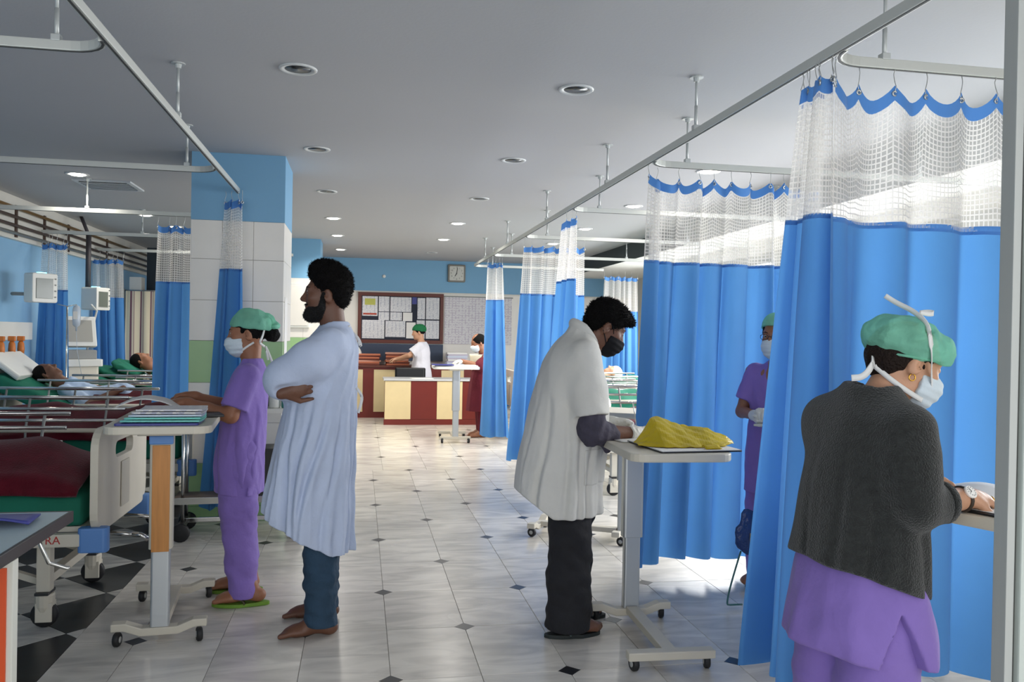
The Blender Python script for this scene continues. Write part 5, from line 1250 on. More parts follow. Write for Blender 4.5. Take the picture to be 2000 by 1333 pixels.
B.cone(p(0.094, -0.024, -0.052), p(0.094, 0.024, -0.052), 0.008, 0.008, 0.008)
B.ell(p(0.112, 0, -0.067), r(0.017, 0.022, 0.008), H1.R, 0.006, sub=True); B.ell(p(0.075, 0, -0.018), r(0.06, 0.055, 0.036), H1.R, 0.01, sub=True)
B.wrinkle(0.001, 200, 6); hairify(B.build('beard', m_beard, P), 2600, 0.008, (0.1, 0, -0.5), 4, w=0.0016)
# trousers
B = Body((-0.22, -0.26, 0.02), (0.12, 0.28, 0.98), 0.006)
for s_ in (1, -1): B.chain([(-0.04, s_*0.085, 0.86), (-0.042, s_*0.105, 0.50), (-0.048, s_*0.122, 0.26), (-0.052, s_*0.128, 0.055)], [0.085, 0.078, 0.076, 0.072], 0.02)
B.wrinkle(0.0035, 55, 3, (0.4, 0.4, 1.4)); B.cut((0, 0, -1), -0.048); B.build('trousers', m_jeans, P, 'dark teal trousers')
# gown with wide sleeves
_gg = grooves([(0.55, 0.25, 0.014, 0.07), (1.0, 0.1, 0.018, 0.06), (1.38, -0.15, 0.02, 0.055), (1.75, -0.45, 0.02, 0.06), (2.15, -0.25, 0.016, 0.07), (2.55, 0.15, 0.018, 0.06), (2.95, 0.1, 0.014, 0.06), (-0.6, 0, 0.016, 0.07), (-1.3, 0.2, 0.018, 0.06), (-2.2, -0.2, 0.018, 0.06)], 1.16, 0.85)
B = Body((-0.30, -0.36, 0.30), (0.33, 0.36, 1.50), 0.0052)
def gfold(th, z): 
    a = np.clip((1.18-z)/0.6, 0, 1); rg = lambda t: 0.65-np.abs(np.sin(t))**0.8
    return _gg(th, z)+a*(0.020*rg(3.5*th+0.4+0.9*(1.2-z))+0.020*rg(5.5*th+2.1-0.7*z)+0.010*rg(9*th+1.1*z))+0.009*rg(14*z-9*th)*np.clip((z-1.0)/0.15, 0, 1)*np.clip((1.37-z)/0.06, 0, 1)
B.loft([(0.30, 0.03, 0, 0.215, 0.245), (0.56, 0.022, 0, 0.208, 0.238), (0.76, 0.006, 0, 0.195, 0.225), (0.96, -0.020, 0, 0.178, 0.215), (1.12, -0.035, 0, 0.162, 0.212), (1.26, -0.050, 0, 0.148, 0.210), (1.345, -0.072, 0, 0.125, 0.195), (1.395, -0.085, 0, 0.100, 0.145), (1.43, -0.090, 0, 0.078, 0.088), (1.455, -0.090, 0, 0.066, 0.070)], 0.02, gfold)
for s_, ez, wr in ((1, 1.185, (0.165, -0.06, 1.18)), (-1, 1.15, (0.10, 0.06, 1.14))):
    B.chain([(-0.075, s_*0.165, 1.345), (0.01, s_*0.205, 1.275), (0.125, s_*0.19, ez), wr], [0.080, 0.086, 0.083, 0.062], 0.045)
B.cone((0.02, 0.29, 1.135), (0.125, 0.27, 1.12), 0.048, 0.040, 0.015, sub=True)
B.loft([(1.40, -0.085, 0, 0.060, 0.062), (1.50, -0.085, 0, 0.064, 0.066)], 0.006, sub=True)
B.field(lambda F, X, Y, Z: np.maximum(F, (0.427+0.55*X-Z+0.10*np.maximum(-0.10-X, 0)*4)*0.85))
B.wrinkle(0.0022, 26, 11, (1.2, 1.2, 0.5))
B.build('gown', m_gown, P)
MB().tube([(-0.155, 0.05, 1.43), (-0.16, 0.0, 1.435), (-0.155, -0.05, 1.43)], 0.006, 6).build('neck_binding', m_tie, P, smooth=True)
ribbon('tie', [(-0.175, 0.02, 1.40), (-0.205, 0.03, 1.37), (-0.215, 0.035, 1.33), (-0.20, 0.03, 1.36)], 0.014, m_tie, P)
ribbon('tie', [(-0.195, 0.03, 1.14), (-0.225, 0.03, 1.10), (-0.215, 0.035, 1.05), (-0.205, 0.03, 1.02)], 0.014, m_tie, P)
# ------------------------------------------------------------------ shared clothing pieces
m_flop_g = mat('green_slipper', (110, 150, 50), 0.6); m_flop_t = mat('slipper_strap', (70, 66, 40), 0.6)
m_dkflop = mat('dark_slipper', (26, 34, 34), 0.6); m_greystrap = mat('grey_strap', (92, 110, 110), 0.6); m_brflop = mat('brown_slipper', (58, 36, 28), 0.6)
def slippers(parent, spots, msole, mstrap, L=0.25, w=0.092):
    for x, y, yaw in spots:
        o = flat_sole('slipper', msole, parent, x, y, yaw, L, w)
        for s_ in (1, -1):
            MB().bar([(0.055, 0, 0.03), (0.035, s_*0.022, 0.066), (-0.02, s_*0.043, 0.03), (-0.025, s_*0.044, 0.015)], 0.018, 0.004).build('strap', mstrap, o, smooth=True)
def surgical_mask(H_, parent, m=None, name='face_mask', top=-0.012, h=0.0035):
    p, r, R = H_.p, H_.r, H_.R; c = p(0.05, 0, -0.06); B = Body(c-0.12, c+0.12, h)
    B.ell(p(0.046, 0, -0.058), r(0.083, 0.073, 0.066), R, 0.02); B.ell(p(0.095, 0, -0.046), r(0.036, 0.034, 0.034), R, 0.03); B.ell(p(0.068, 0, -0.098), r(0.040, 0.048, 0.032), R, 0.02)
    f, l, u = R[:, 0], R[:, 1], R[:, 2]; k = H_.k
    B.cut(tuple(-f), float(-f@p(0.030, 0, 0)))
    n = u*0.93-f*0.10; B.cut(tuple(n), float(n@p(0.09, 0, top)))
    B.field(lambda F, X, Y, Z: F-0.0014*np.sin(((X-c[0])*u[0]+(Y-c[1])*u[1]+(Z-c[2])*u[2])*2*math.pi/0.024))
    return B.build(name, m or m_mask, parent)
def cap_shape(H_, parent, back=1.0, puff=0.0, m=None, hem=(0.105, 0.048, -0.075, 0.0)):
    """soft surgical cap; hem: front x,z and back x,z of the lower edge in head units"""
    p, r, R = H_.p, H_.r, H_.R; c = p(-0.02, 0, 0.06); B = Body(c-0.19, c+0.19, 0.0045)
    B.ell(p(-0.014, 0, 0.045), r(0.112+puff*0.6, 0.088+puff, 0.100+puff*0.4), R, 0.02); B.ell(p(-0.045, 0, 0.045), r(0.100*back, 0.090+puff, 0.082+puff*0.5), R, 0.02)
    a = np.array([hem[0], hem[1]]); b = np.array([hem[2], hem[3]]); d = a-b; nl = np.array([d[1], -d[0]])/np.hypot(*d)      # normal pointing down
    n = R @ np.array([nl[0], 0, nl[1]]); B.cut(tuple(n), float(n@p(hem[0], 0, hem[1])))
    B.wrinkle(0.003, 48, 8); return B.build('surgical_cap', m or m_cap, parent)

# ------------------------------------------------------------------ nurse in lilac scrubs at the left table
P = thing('person', 'masked nurse in lilac scrubs and mint cap reading charts at the left overbed table', 'person', (-0.62, 4.52, 0), math.pi)
B = Body((-0.20, -0.30, -0.01), (0.46, 0.30, 1.60), 0.0052); HN = Head((-0.040, 0, 1.388), axes(0.02, 0.12), 0.90)
add_head(B, HN, (-0.055, 0, 1.20), 0.047)
B.loft([(0.80, -0.02, 0, 0.10, 0.15), (1.0, -0.03, 0, 0.09, 0.13), (1.15, -0.05, 0, 0.09, 0.15), (1.22, -0.06, 0, 0.05, 0.09)], 0.03)
for s_ in (1, -1):
    B.chain([(-0.03, s_*0.07, 0.80), (-0.03, s_*0.09, 0.44), (-0.065, s_*0.11, 0.09)], [0.06, 0.045, 0.033], 0.03)
    add_foot(B, (-0.06+0.03*s_*-1, s_*0.12, 0.105), 0.0, 0.23, h=0.018)
B.chain([(-0.05, 0.155, 1.17), (0.012, 0.185, 0.975), (0.13, 0.17, 1.005), (0.235, 0.12, 1.035)], [0.044, 0.037, 0.034, 0.0235], 0.02)
B.chain([(-0.05, -0.155, 1.17), (0.03, -0.185, 0.985), (0.24, -0.09, 1.05)], [0.044, 0.036, 0.0235], 0.02)
add_hand(B, (0.238, 0.118, 1.036), (0.8, -0.25, 0.02), (0.1, -0.15, -1), side=-1, curl=(0.55, 0.65, 0.4), k=0.93, thumb=0.5)
add_hand(B, (0.243, -0.088, 1.052), (0.8, 0.15, 0.05), (0.1, 0.15, -1), side=1, curl=(0.5, 0.6, 0.4), k=0.93, thumb=0.5)
B.build('body', m_skin_md, P); eyes(HN, P)
B = Body((-0.22, -0.12, 1.28), (0.08, 0.12, 1.56), 0.004); p, r = HN.p, HN.r
B.ell(p(-0.020, 0, 0.030), r(0.103, 0.083, 0.090), HN.R, 0.02); B.ell(p(0.120, 0, -0.02), r(0.090, 0.12, 0.085), HN.R, 0.01, sub=True); B.ell(p(0.05, 0, -0.075), r(0.07, 0.13, 0.075), HN.R, 0.01, sub=True)
for y in (-1, 1): B.ell(p(-0.005, y*0.09, -0.02), r(0.024, 0.03, 0.034), HN.R, 0.008, sub=True)
B.ell(p(-0.135, 0, -0.020), r(0.044, 0.046, 0.044), HN.R, 0.012); B.wrinkle(0.002, 120, 7); B.build('hair', m_hair, P, 'black hair in a low bun')
cap_shape(HN, P, hem=(0.10, 0.055, -0.095, 0.012))
B = Body((-0.24, -0.08, 1.40), (-0.05, 0.08, 1.56), 0.004); B.ell(p(-0.125, 0, 0.065), r(0.034, 0.02, 0.050), HN.R, 0.01); B.ell(p(-0.145, 0, 0.025), r(0.036, 0.03, 0.018), HN.R, 0.02); B.wrinkle(0.004, 90, 3); B.build('cap_knot', m_cap, P)
surgical_mask(HN, P); Mh = HN.M()
for y in (1, -1):
    ribbon('mask_tie', [(0.035, y*0.070, -0.030), (-0.002, y*0.083, 0.0), (-0.06, y*0.085, 0.03), (-0.10, y*0.06, 0.055), (-0.118, 0, 0.058)] if y < 0 else [(-0.108, 0.040, 0.075), (-0.105, 0.05, 0.03), (-0.085, 0.068, -0.03), (-0.065, 0.074, -0.06), (-0.09, 0.05, -0.085)], 0.011, m_tie, P, M=Mh)
    ribbon('mask_tie', [(0.035, y*0.066, -0.095), (0.01, y*0.072, -0.078), (-0.035, y*0.07, -0.055)], 0.010, m_tie, P, M=Mh)
ribbon('mask_tie', [(-0.095, 0.045, -0.085), (-0.11, 0.05, -0.13), (-0.128, 0.05, -0.20), (-0.135, 0.05, -0.26)], 0.012, m_tie, P, M=Mh)
ribbon('mask_tie', [(-0.095, 0.045, -0.085), (-0.098, 0.055, -0.12), (-0.102, 0.06, -0.165)], 0.010, m_tie, P, M=Mh)
# trousers, tunic
B = Body((-0.22, -0.26, 0.02), (0.18, 0.26, 0.86), 0.006)
for s_, dx in ((1, 0.0), (-1, 0.022)): B.chain([(-0.02, s_*0.07, 0.80), (-0.018+dx, s_*0.085, 0.48), (-0.042+dx, s_*0.105, 0.20), (-0.052+dx*1.6, s_*0.118, 0.05)], [0.10, 0.094, 0.078, 0.066], 0.02)
B.wrinkle(0.003, 40, 13, (0.5, 0.5, 1.3)); B.cut((0, 0, -1), -0.042); B.build('trousers', m_scrub, P, 'lilac scrub trousers')
def rg(t): return 0.65-np.abs(np.sin(t))**0.8
B = Body((-0.22, -0.30, 0.50), (0.20, 0.30, 1.30), 0.0055)
B.loft([(0.50, -0.010, 0, 0.125, 0.185), (0.56, -0.010, 0, 0.124, 0.185), (0.78, -0.012, 0, 0.124, 0.178), (0.92, -0.026, 0, 0.114, 0.168), (1.02, -0.032, 0, 0.112, 0.165), (1.12, -0.044, 0, 0.100, 0.165), (1.185, -0.058, 0, 0.085, 0.155), (1.225, -0.062, 0, 0.066, 0.105), (1.26, -0.062, 0, 0.055, 0.064)], 0.02,
       lambda th, z: grooves([(0.6, 0.5, 0.008, 0.10), (1.35, 0.7, 0.011, 0.09), (2.15, -0.5, 0.010, 0.10)], 1.10, 0.85)(th, z)+np.clip((1.08-z)/0.5, 0, 1)*(0.006*rg(2.5*th+0.5+2*z)+0.003*rg(4.5*th+2-2*z))+0.004*rg(18*z+6*th))
for s_, el in ((1, (0.012, 0.185, 0.97)), (-1, (0.03, -0.185, 0.98))):
    S2 = B.like(); sh = np.array((-0.055, s_*0.14, 1.175)); e = np.array(el); S2.cone(sh, sh+(e-sh)*1.05, 0.060, 0.072, 0.035); d = e-sh; d /= np.linalg.norm(d); q = sh+(e-sh)*0.80
    S2.cut(tuple(d), float(d@q)); B.merge(S2, 0.03)
B.ell((0.02, 0, 1.27), (0.05, 0.05, 0.075), None, 0.01, sub=True)
B.wrinkle(0.002, 30, 14, (1, 1, 0.5)); B.field(lambda F, X, Y, Z: np.maximum(F, 0.565+0.06*(X+0.01)-Z))
B.field(lambda F, X, Y, Z: np.maximum(F, -np.maximum(np.abs(X+0.055+0.10*(Z-0.55))-0.010*np.clip((0.74-Z)/0.1, 0, 1), np.maximum(0.15-Y, Z-0.74))))
B.build('tunic', m_scrub, P, 'lilac scrub tunic')
slippers(P, [(-0.042, 0.12, 0.0), (0.018, -0.12, 0.0)], m_flop_g, m_flop_t, 0.285, 0.096)

# ------------------------------------------------------------------ man in a white coat writing at the right table
P = thing('person', 'man in a white coat and black mask bending to write at the overbed table', 'person', (1.05, 3.88, 0), 0)
B = Body((-0.26, -0.32, -0.01), (0.36, 0.32, 1.62), 0.0055); HD = Head((0.118, 0, 1.452), axes(0.0, 0.52), 0.95)
add_head(B, HD, (-0.015, 0, 1.33), 0.056)
B.loft([(0.85, -0.08, 0, 0.11, 0.16), (1.05, -0.06, 0, 0.11, 0.15), (1.22, -0.05, 0, 0.11, 0.17), (1.34, -0.03, 0, 0.08, 0.14), (1.40, 0.0, 0, 0.05, 0.06)], 0.03)
LG = [(-1, -0.065, 0.0), (1, 0.0, 0.0)]
for s_, dx, _ in LG:
    B.chain([(-0.07, s_*0.08, 0.85), (dx, s_*0.10, 0.47), (dx-0.02, s_*0.12, 0.10)], [0.07, 0.05, 0.036], 0.03); add_foot(B, (dx-0.02, s_*0.12, 0.10), -0.05*s_, h=0.018)
B.chain([(-0.02, -0.17, 1.33), (0.0, -0.225, 0.965), (0.235, -0.165, 0.955)], [0.05, 0.042, 0.028], 0.02)
B.chain([(-0.02, 0.17, 1.33), (0.05, 0.23, 1.0), (0.20, 0.10, 0.975)], [0.05, 0.042, 0.028], 0.02)
B.build('body', m_skin_dk, P); eyes(HD, P)
for nm, w, d, n, sd, cu, pt in (('glove', (0.232, -0.165, 0.957), (0.92, 0.38, 0.0), (0.05, 0.5, -0.85), 1, (0.7, 0.7, 0.4), None), ('glove', (0.200, 0.10, 0.977), (0.85, -0.45, -0.02), (-0.1, -0.55, -0.8), -1, (0.6, 0.7, 0.4), None)):
    w = np.array(w); d_ = np.array(d)/np.linalg.norm(d); lo = np.minimum(w-d_*0.06, w+d_*0.2)-0.08; hi = np.maximum(w-d_*0.06, w+d_*0.2)+0.08
    B = Body(lo, hi, 0.0035); add_hand(B, w, d, n, side=sd, curl=cu, k=1.04, r=0.0095, thumb=0.55); B.cone(w-d_*0.045, w, 0.034, 0.031, 0.012); B.cut(tuple(-d_), float(-d_@(w-d_*0.045))); B.wrinkle(0.0012, 160, 2); B.build(nm, m_glove, P, 'white latex glove')
B = Body((-0.08, -0.13, 1.30), (0.34, 0.13, 1.64), 0.004); p, r, R = HD.p, HD.r, HD.R
B.ell(p(-0.018, 0, 0.048), r(0.108, 0.088, 0.098), R, 0.02); B.ell(p(0.040, 0, 0.085), r(0.066, 0.066, 0.046), R, 0.03); B.ell(p(0.100, 0, 0.084), r(0.028, 0.045, 0.018), R, 0.025); B.ell(p(-0.065, 0, -0.005), r(0.050, 0.070, 0.078), R, 0.03)
B.ell(p(0.132, 0, -0.020), r(0.092, 0.12, 0.092), R, 0.012, sub=True); B.ell(p(0.048, 0, -0.07), r(0.060, 0.13, 0.075), R, 0.015, sub=True)
for y in (-1, 1): B.ell(p(-0.006, y*0.09, -0.014), r(0.027, 0.03, 0.037), R, 0.01, sub=True)
B.wrinkle(0.0012, 200, 15); hairify(B.build('hair', m_hair, P), 5200, 0.014, (0.35, 0, -0.15), 5)
surgical_mask(HD, P, mat('black_cloth_mask', (18, 18, 22), 0.8, bump=0.1, bscale=60, spec=0.2), top=-0.026); Mh = HD.M()
for y in (1, -1):
    ribbon('ear_loop', [(0.040, y*0.066, -0.018), (0.015, y*0.078, 0.012), (-0.018, y*0.084, 0.020)], 0.005, MATS['black_cloth_mask'], P, M=Mh)
    ribbon('ear_loop', [(0.035, y*0.064, -0.085), (0.005, y*0.076, -0.055), (-0.022, y*0.082, -0.030)], 0.005, MATS['black_cloth_mask'], P, M=Mh)
B = Body((-0.30, -0.28, 0.02), (0.20, 0.28, 0.90), 0.006)
for s_, dx, _ in LG: B.chain([(-0.075, s_*0.075, 0.72), (dx+0.0, s_*0.10, 0.52), (dx-0.005, s_*0.115, 0.28), (dx-0.005, s_*0.12, 0.06)], [0.09, 0.100, 0.102, 0.108], 0.02)
B.wrinkle(0.004, 36, 16, (0.4, 0.4, 1.3)); B.cut((0, 0, -1), -0.04); B.build('trousers', m_blktr, P, 'loose black trousers')
slippers(P, [(-0.05, -0.12, 0.05), (0.045, 0.12, -0.05)], m_dkflop, m_greystrap, 0.275, 0.10)
# dark shirt sleeves under the coat, then the coat
m_shirt = mat('dark_grey_shirt', (62, 58, 72), 0.85, var=0.2, vscale=14, bump=0.3, bscale=40)
for s_ in (-1, 1):
    B = Body((-0.12, -0.32 if s_ < 0 else 0.08, 0.84), (0.22, -0.08 if s_ < 0 else 0.32, 1.20), 0.005)
    if s_ < 0:
        B.chain([(-0.01, -0.205, 1.18), (0.002, -0.225, 0.97), (0.085, -0.203, 0.958)], [0.058, 0.066, 0.048], 0.03); B.cone((0.06, -0.20, 0.94), (0.075, -0.20, 0.885), 0.035, 0.022, 0.02)
    else: B.chain([(0.01, 0.205, 1.18), (0.05, 0.23, 1.0), (0.11, 0.175, 0.985)], [0.056, 0.062, 0.048], 0.03)
    B.wrinkle(0.004, 60, 17); B.build('shirt_sleeve', m_shirt, P, 'dark grey shirt sleeve rolled below the coat sleeve')
B = Body((-0.38, -0.36, 0.52), (0.20, 0.36, 1.54), 0.006)
B.loft([(0.52, -0.105, 0, 0.215, 0.225), (0.60, -0.105, 0, 0.214, 0.225), (0.72, -0.102, 0, 0.206, 0.220), (0.90, -0.080, 0, 0.198, 0.212), (1.08, -0.056, 0, 0.186, 0.208), (1.22, -0.052, 0, 0.152, 0.210), (1.31, -0.042, 0, 0.126, 0.198), (1.375, -0.022, 0, 0.102, 0.150), (1.42, 0.000, 0, 0.078, 0.085), (1.47, 0.012, 0, 0.062, 0.066)], 0.02,
       lambda th, z: grooves([(-0.5, -0.2, 0.010, 0.07), (-0.95, -0.35, 0.014, 0.06), (-1.35, -0.1, 0.012, 0.06), (-1.8, 0.25, 0.014, 0.07), (-2.3, 0.1, 0.014, 0.07), (-2.8, 0.0, 0.012, 0.07)], 1.20, 0.80)(th, z)+np.clip((1.15-z)/0.6, 0, 1)*(0.012*rg(3*th+0.8+0.6*z)+0.007*rg(5*th+2.2-z))+0.004*rg(10*z+5*th))
for s_, el in ((-1, (0.002, -0.225, 0.97)), (1, (0.05, 0.23, 1.0))):
    S2 = B.like(); sh = np.array((-0.025, s_*0.165, 1.315)); e = np.array(el); S2.chain([sh, sh+(e-sh)*0.45, sh+(e-sh)*1.1], [0.076, 0.082, 0.088], 0.04); d = e-sh; d /= np.linalg.norm(d); q = sh+(e-sh)*0.80
    S2.cut(tuple(d), float(d@q)); B.merge(S2, 0.035)
B.ell((0.085, 0, 1.44), (0.085, 0.055, 0.115), np.array(Matrix.Rotation(0.5, 3, 'Y')), 0.01, sub=True)
B.wrinkle(0.0022, 24, 18, (1, 1, 0.6)); B.field(lambda F, X, Y, Z: np.maximum(F, 0.562+0.75*np.maximum(0, -0.17-X)-Z))
B.cut((0.812, 0, 0.583), 0.846)
PK = B.like(); PK.F = np.maximum(B.F-0.0045, np.maximum(np.maximum(np.abs(PK.ax[0][:, None, None]-0.045)-0.075, np.abs(PK.ax[2][None, None, :]-0.80)-0.085), PK.ax[1][None, :, None]+0.05)).astype(np.float32)
B.build('coat', m_coat, P); PK.build('pocket', m_coat, P)
# collar band
B = Body((-0.12, -0.14, 1.30), (0.16, 0.14, 1.54), 0.004); Rc = np.array(Matrix.Rotation(0.62, 3, 'Y'))
B.ell((0.022, 0, 1.425), (0.098, 0.088, 0.046), Rc, 0.01); B.ell((0.045, 0, 1.445), (0.090, 0.074, 0.09), Rc, 0.008, sub=True); B.cut((0.812, 0, 0.583), 0.858); B.build('collar', m_coat, P)
pen = MB().tube([(0, 0, 0), (0, 0, 0.14)], [0.002, 0.0042], 8).build('pen', m_chrome, None, smooth=True); pen.location = (1.05+0.295, 3.88+0.02, 0.955); pen.rotation_euler = (0.25, -0.25, 0); tag(pen, 'silver pen held by the white-coated man', 'pen')

# ------------------------------------------------------------------ woman in a dark cardigan at the near right table
PH = math.radians(10)
P = thing('person', 'woman in a charcoal cardigan and mint cap bending over papers near the post', 'person', (1.415, 2.13, 0), PH)
B = Body((-0.25, -0.34, 0.05), (0.46, 0.36, 1.50), 0.005); HC = Head((0.120, -0.020, 1.345), axes(math.radians(-16), 0.36), 0.92)
add_head(B, HC, (0.015, 0, 1.20), 0.05)
B.loft([(0.75, -0.03, 0, 0.10, 0.14), (1.0, -0.02, 0, 0.08, 0.12), (1.15, -0.01, 0, 0.07, 0.12), (1.22, 0.01, 0, 0.05, 0.08)], 0.03)
for s_ in (1, -1): B.chain([(-0.03, s_*0.07, 0.78), (-0.03, s_*0.10, 0.44), (-0.05, s_*0.10, 0.09)], [0.07, 0.05, 0.034], 0.03)
B.chain([(0.0, -0.145, 1.16), (-0.012, -0.185, 0.985), (0.07, -0.18, 0.977), (0.190, -0.162, 0.978)], [0.040, 0.043, 0.041, 0.0265], 0.02)
B.chain([(0.0, 0.145, 1.16), (0.12, 0.23, 0.98), (0.27, 0.085, 0.985)], [0.040, 0.042, 0.027], 0.02)
add_hand(B, (0.192, -0.162, 0.979), (0.97, 0.08, -0.02), (0.02, 0.35, -0.94), side=1, curl=(0.55, 0.75, 0.5), k=0.98, thumb=0.5)
add_hand(B, (0.272, 0.082, 0.985), (0.80, -0.50, -0.05), (-0.1, -0.45, -0.9), side=-1, curl=(0.45, 0.5, 0.35), k=0.96, thumb=0.4)
B.build('body', m_skin_lt, P); eyes(HC, P)
B = Body((-0.05, -0.14, 1.20), (0.24, 0.12, 1.50), 0.004); p, r, R = HC.p, HC.r, HC.R
B.ell(p(-0.022, 0, 0.025), r(0.104, 0.084, 0.092), R, 0.02); B.ell(p(-0.075, 0, -0.005), r(0.046, 0.066, 0.070), R, 0.03)
B.ell(p(0.122, 0, -0.02), r(0.090, 0.12, 0.085), R, 0.01, sub=True); B.ell(p(0.045, 0, -0.085), r(0.07, 0.13, 0.070), R, 0.01, sub=True)
for y in (-1, 1): B.ell(p(-0.005, y*0.09, -0.016), r(0.026, 0.03, 0.036), R, 0.008, sub=True)
B.wrinkle(0.002, 120, 19); B.build('hair', mat('dark_brown_hair', (34, 24, 20), 0.65, bump=0.8, bscale=150, spec=0.2), P, 'dark brown hair below the cap')
B = Body((-0.10, -0.19, 1.24), (0.30, 0.15, 1.54), 0.0042)
B.ell(p(-0.020, 0, 0.060), r(0.128, 0.108, 0.080), R, 0.02); B.ell(p(0.075, 0, 0.058), r(0.052, 0.075, 0.062), R, 0.02); B.ell(p(-0.095, 0, 0.055), r(0.055, 0.085, 0.062), R, 0.02)
B.cone(p(-0.02, -0.10, 0.095), p(0.0, 0.10, 0.12), 0.010, 0.010, 0.02, sub=True)
n_ = R @ np.array([0.20, 0, -0.98]); B.cut(tuple(n_), float(n_@p(0, 0, 0.012)))
B.wrinkle(0.0035, 36, 20); B.wrinkle(0.0014, 110, 21); B.build('surgical_cap', m_cap, P, 'puffed mint surgical cap')
Mh = HC.M()
o = MB().tube([(0.108*math.cos(a)-0.014, 0.089*math.sin(a), 0.014+0.204*(0.108*math.cos(a)-0.014)) for a in [2*math.pi*k/28 for k in range(29)]], 0.0045, 6, caps=False).build('cap_elastic', m_cap, P, smooth=True); o.matrix_local = Mh
surgical_mask(HC, P, m_mask)
ribbon('mask_tie', [(0.075, -0.062, -0.060), (0.040, -0.080, -0.01), (0.018, -0.096, 0.025), (-0.010, -0.113, 0.060), (-0.035, -0.100, 0.115), (-0.060, -0.045, 0.146), (-0.10, 0.0, 0.160), (-0.13, 0.02, 0.172)], 0.014, m_tie, P, M=Mh)
ribbon('mask_tie', [(-0.048, -0.06, 0.145), (-0.02, -0.045, 0.16), (0.0, -0.05, 0.165), (-0.015, -0.062, 0.152), (-0.048, -0.062, 0.146)], 0.013, m_tie, P, M=Mh)
ribbon('mask_tie', [(0.055, -0.064, -0.10), (0.01, -0.072, -0.095), (-0.05, -0.062, -0.080), (-0.105, -0.028, -0.052)], 0.014, m_tie, P, M=Mh)
ribbon('mask_tie', [(-0.105, -0.028, -0.052), (-0.128, -0.035, -0.030), (-0.122, -0.05, -0.055), (-0.135, -0.05, -0.10), (-0.165, -0.04, -0.115)], 0.018, m_tie, P, M=Mh)
m_gold = mat('gold', (212, 164, 70), 0.25, 1.0)
o = MB().tube([(0.0, -0.0, 0.0)]+[(0.010*math.sin(a), 0, -0.010+0.010*math.cos(a)) for a in [2*math.pi*k/12 for k in range(1, 12)]], 0.0022, 6).build('earring', m_gold, P, smooth=True); o.matrix_local = Mh @ T(-0.010, -0.082, -0.040)
# trousers
B = Body((-0.24, -0.26, 0.02), (0.16, 0.26, 0.80), 0.007)
for s_ in (1, -1): B.chain([(-0.03, s_*0.075, 0.72), (-0.025, s_*0.09, 0.45), (-0.045, s_*0.10, 0.05)], [0.115, 0.105, 0.085], 0.03)
B.wrinkle(0.003, 34, 22, (0.5, 0.5, 1)); B.cut((0, 0, -1), -0.03); B.build('trousers', m_scrub, P, 'lilac scrub trousers')
for s_ in (1, -1):
    o = flat_sole('slipper', m_dkflop, P, 0.0, s_*0.10, 0, 0.24, 0.09); MB().ball((0.0, 0, 0.045), (0.11, 0.042, 0.035), 12, 8).build('shoe_upper', m_dkflop, o, smooth=True)
# tunic with side slits and pocket
B = Body((-0.30, -0.32, 0.44), (0.26, 0.32, 1.28), 0.006)
B.loft([(0.44, -0.02, 0, 0.195, 0.230), (0.60, -0.022, 0, 0.182, 0.226), (0.70, -0.022, 0, 0.160, 0.208), (0.80, -0.022, 0, 0.132, 0.188), (0.9, -0.015, 0, 0.115, 0.165), (1.05, -0.01, 0, 0.105, 0.150), (1.17, 0.0, 0, 0.085, 0.14), (1.225, 0.01, 0, 0.075, 0.09), (1.262, 0.012, 0, 0.062, 0.068)], 0.02,
       lambda th, z: np.clip((0.95-z)/0.4, 0, 1)*(0.010*rg(3*th+0.3+z)+0.005*rg(6*th+2-z)))
B.field(lambda F, X, Y, Z: np.maximum(F, 0.545+0.10*(X*-1.0)*0-Z-0.10*X))
B.field(lambda F, X, Y, Z: np.maximum(F, -np.maximum(np.abs(X+0.06)-0.085*np.clip((0.70-Z)/0.20, 0, 1), np.maximum(Y+0.14, Z-0.70))))
B.wrinkle(0.003, 22, 23); B.build('tunic', m_scrub, P, 'lilac tunic with a side slit')
# cardigan
m_card = mat('charcoal_wool', (33, 36, 35), 0.95, var=0.5, vscale=60, bump=0.6, bscale=220, sheen=0.25)
B = Body((-0.32, -0.36, 0.62), (0.28, 0.36, 1.34), 0.006)
B.loft([(0.62, -0.032, 0, 0.160, 0.222), (0.74, -0.032, 0, 0.158, 0.222), (0.88, -0.022, 0, 0.150, 0.200), (1.02, -0.014, 0, 0.142, 0.180), (1.13, -0.004, 0, 0.128, 0.172), (1.195, 0.005, 0, 0.108, 0.155), (1.245, 0.012, 0, 0.085, 0.108), (1.285, 0.012, 0, 0.068, 0.074)], 0.02,
       lambda th, z: grooves([(-0.9, 0.2, 0.010, 0.08), (-1.5, 0.3, 0.012, 0.08), (-2.1, -0.2, 0.012, 0.08), (-2.7, 0.2, 0.010, 0.08), (2.9, 0, 0.012, 0.08)], 1.15, 0.8)(th, z)+np.clip((1.05-z)/0.4, 0, 1)*(0.010*rg(2.5*th+0.3+z)))
for s_, el, wr in ((-1, (-0.012, -0.188, 0.985), (0.082, -0.179, 0.976)), (1, (0.12, 0.235, 0.985), (0.20, 0.155, 0.985))):
    sh = np.array((-0.005, s_*0.15, 1.17)); e = np.array(el); B.cone(sh, sh+(e-sh)*0.4, 0.066, 0.070, 0.08); B.chain([sh+(e-sh)*0.4, sh+(e-sh)*0.7, e, wr], [0.070, 0.072, 0.068, 0.054], 0.022); d = np.array(wr)-e; d /= np.linalg.norm(d)
B.loft([(1.20, 0.02, 0, 0.056, 0.060), (1.34, 0.03, 0, 0.066, 0.066)], 0.01, sub=True); B.ell((0.13, 0, 1.22), (0.09, 0.06, 0.12), None, 0.02, sub=True)
B.field(lambda F, X, Y, Z: np.maximum(F, np.where(np.abs(Y) < 0.26, 0.735-0.36*X-Z, -1)))
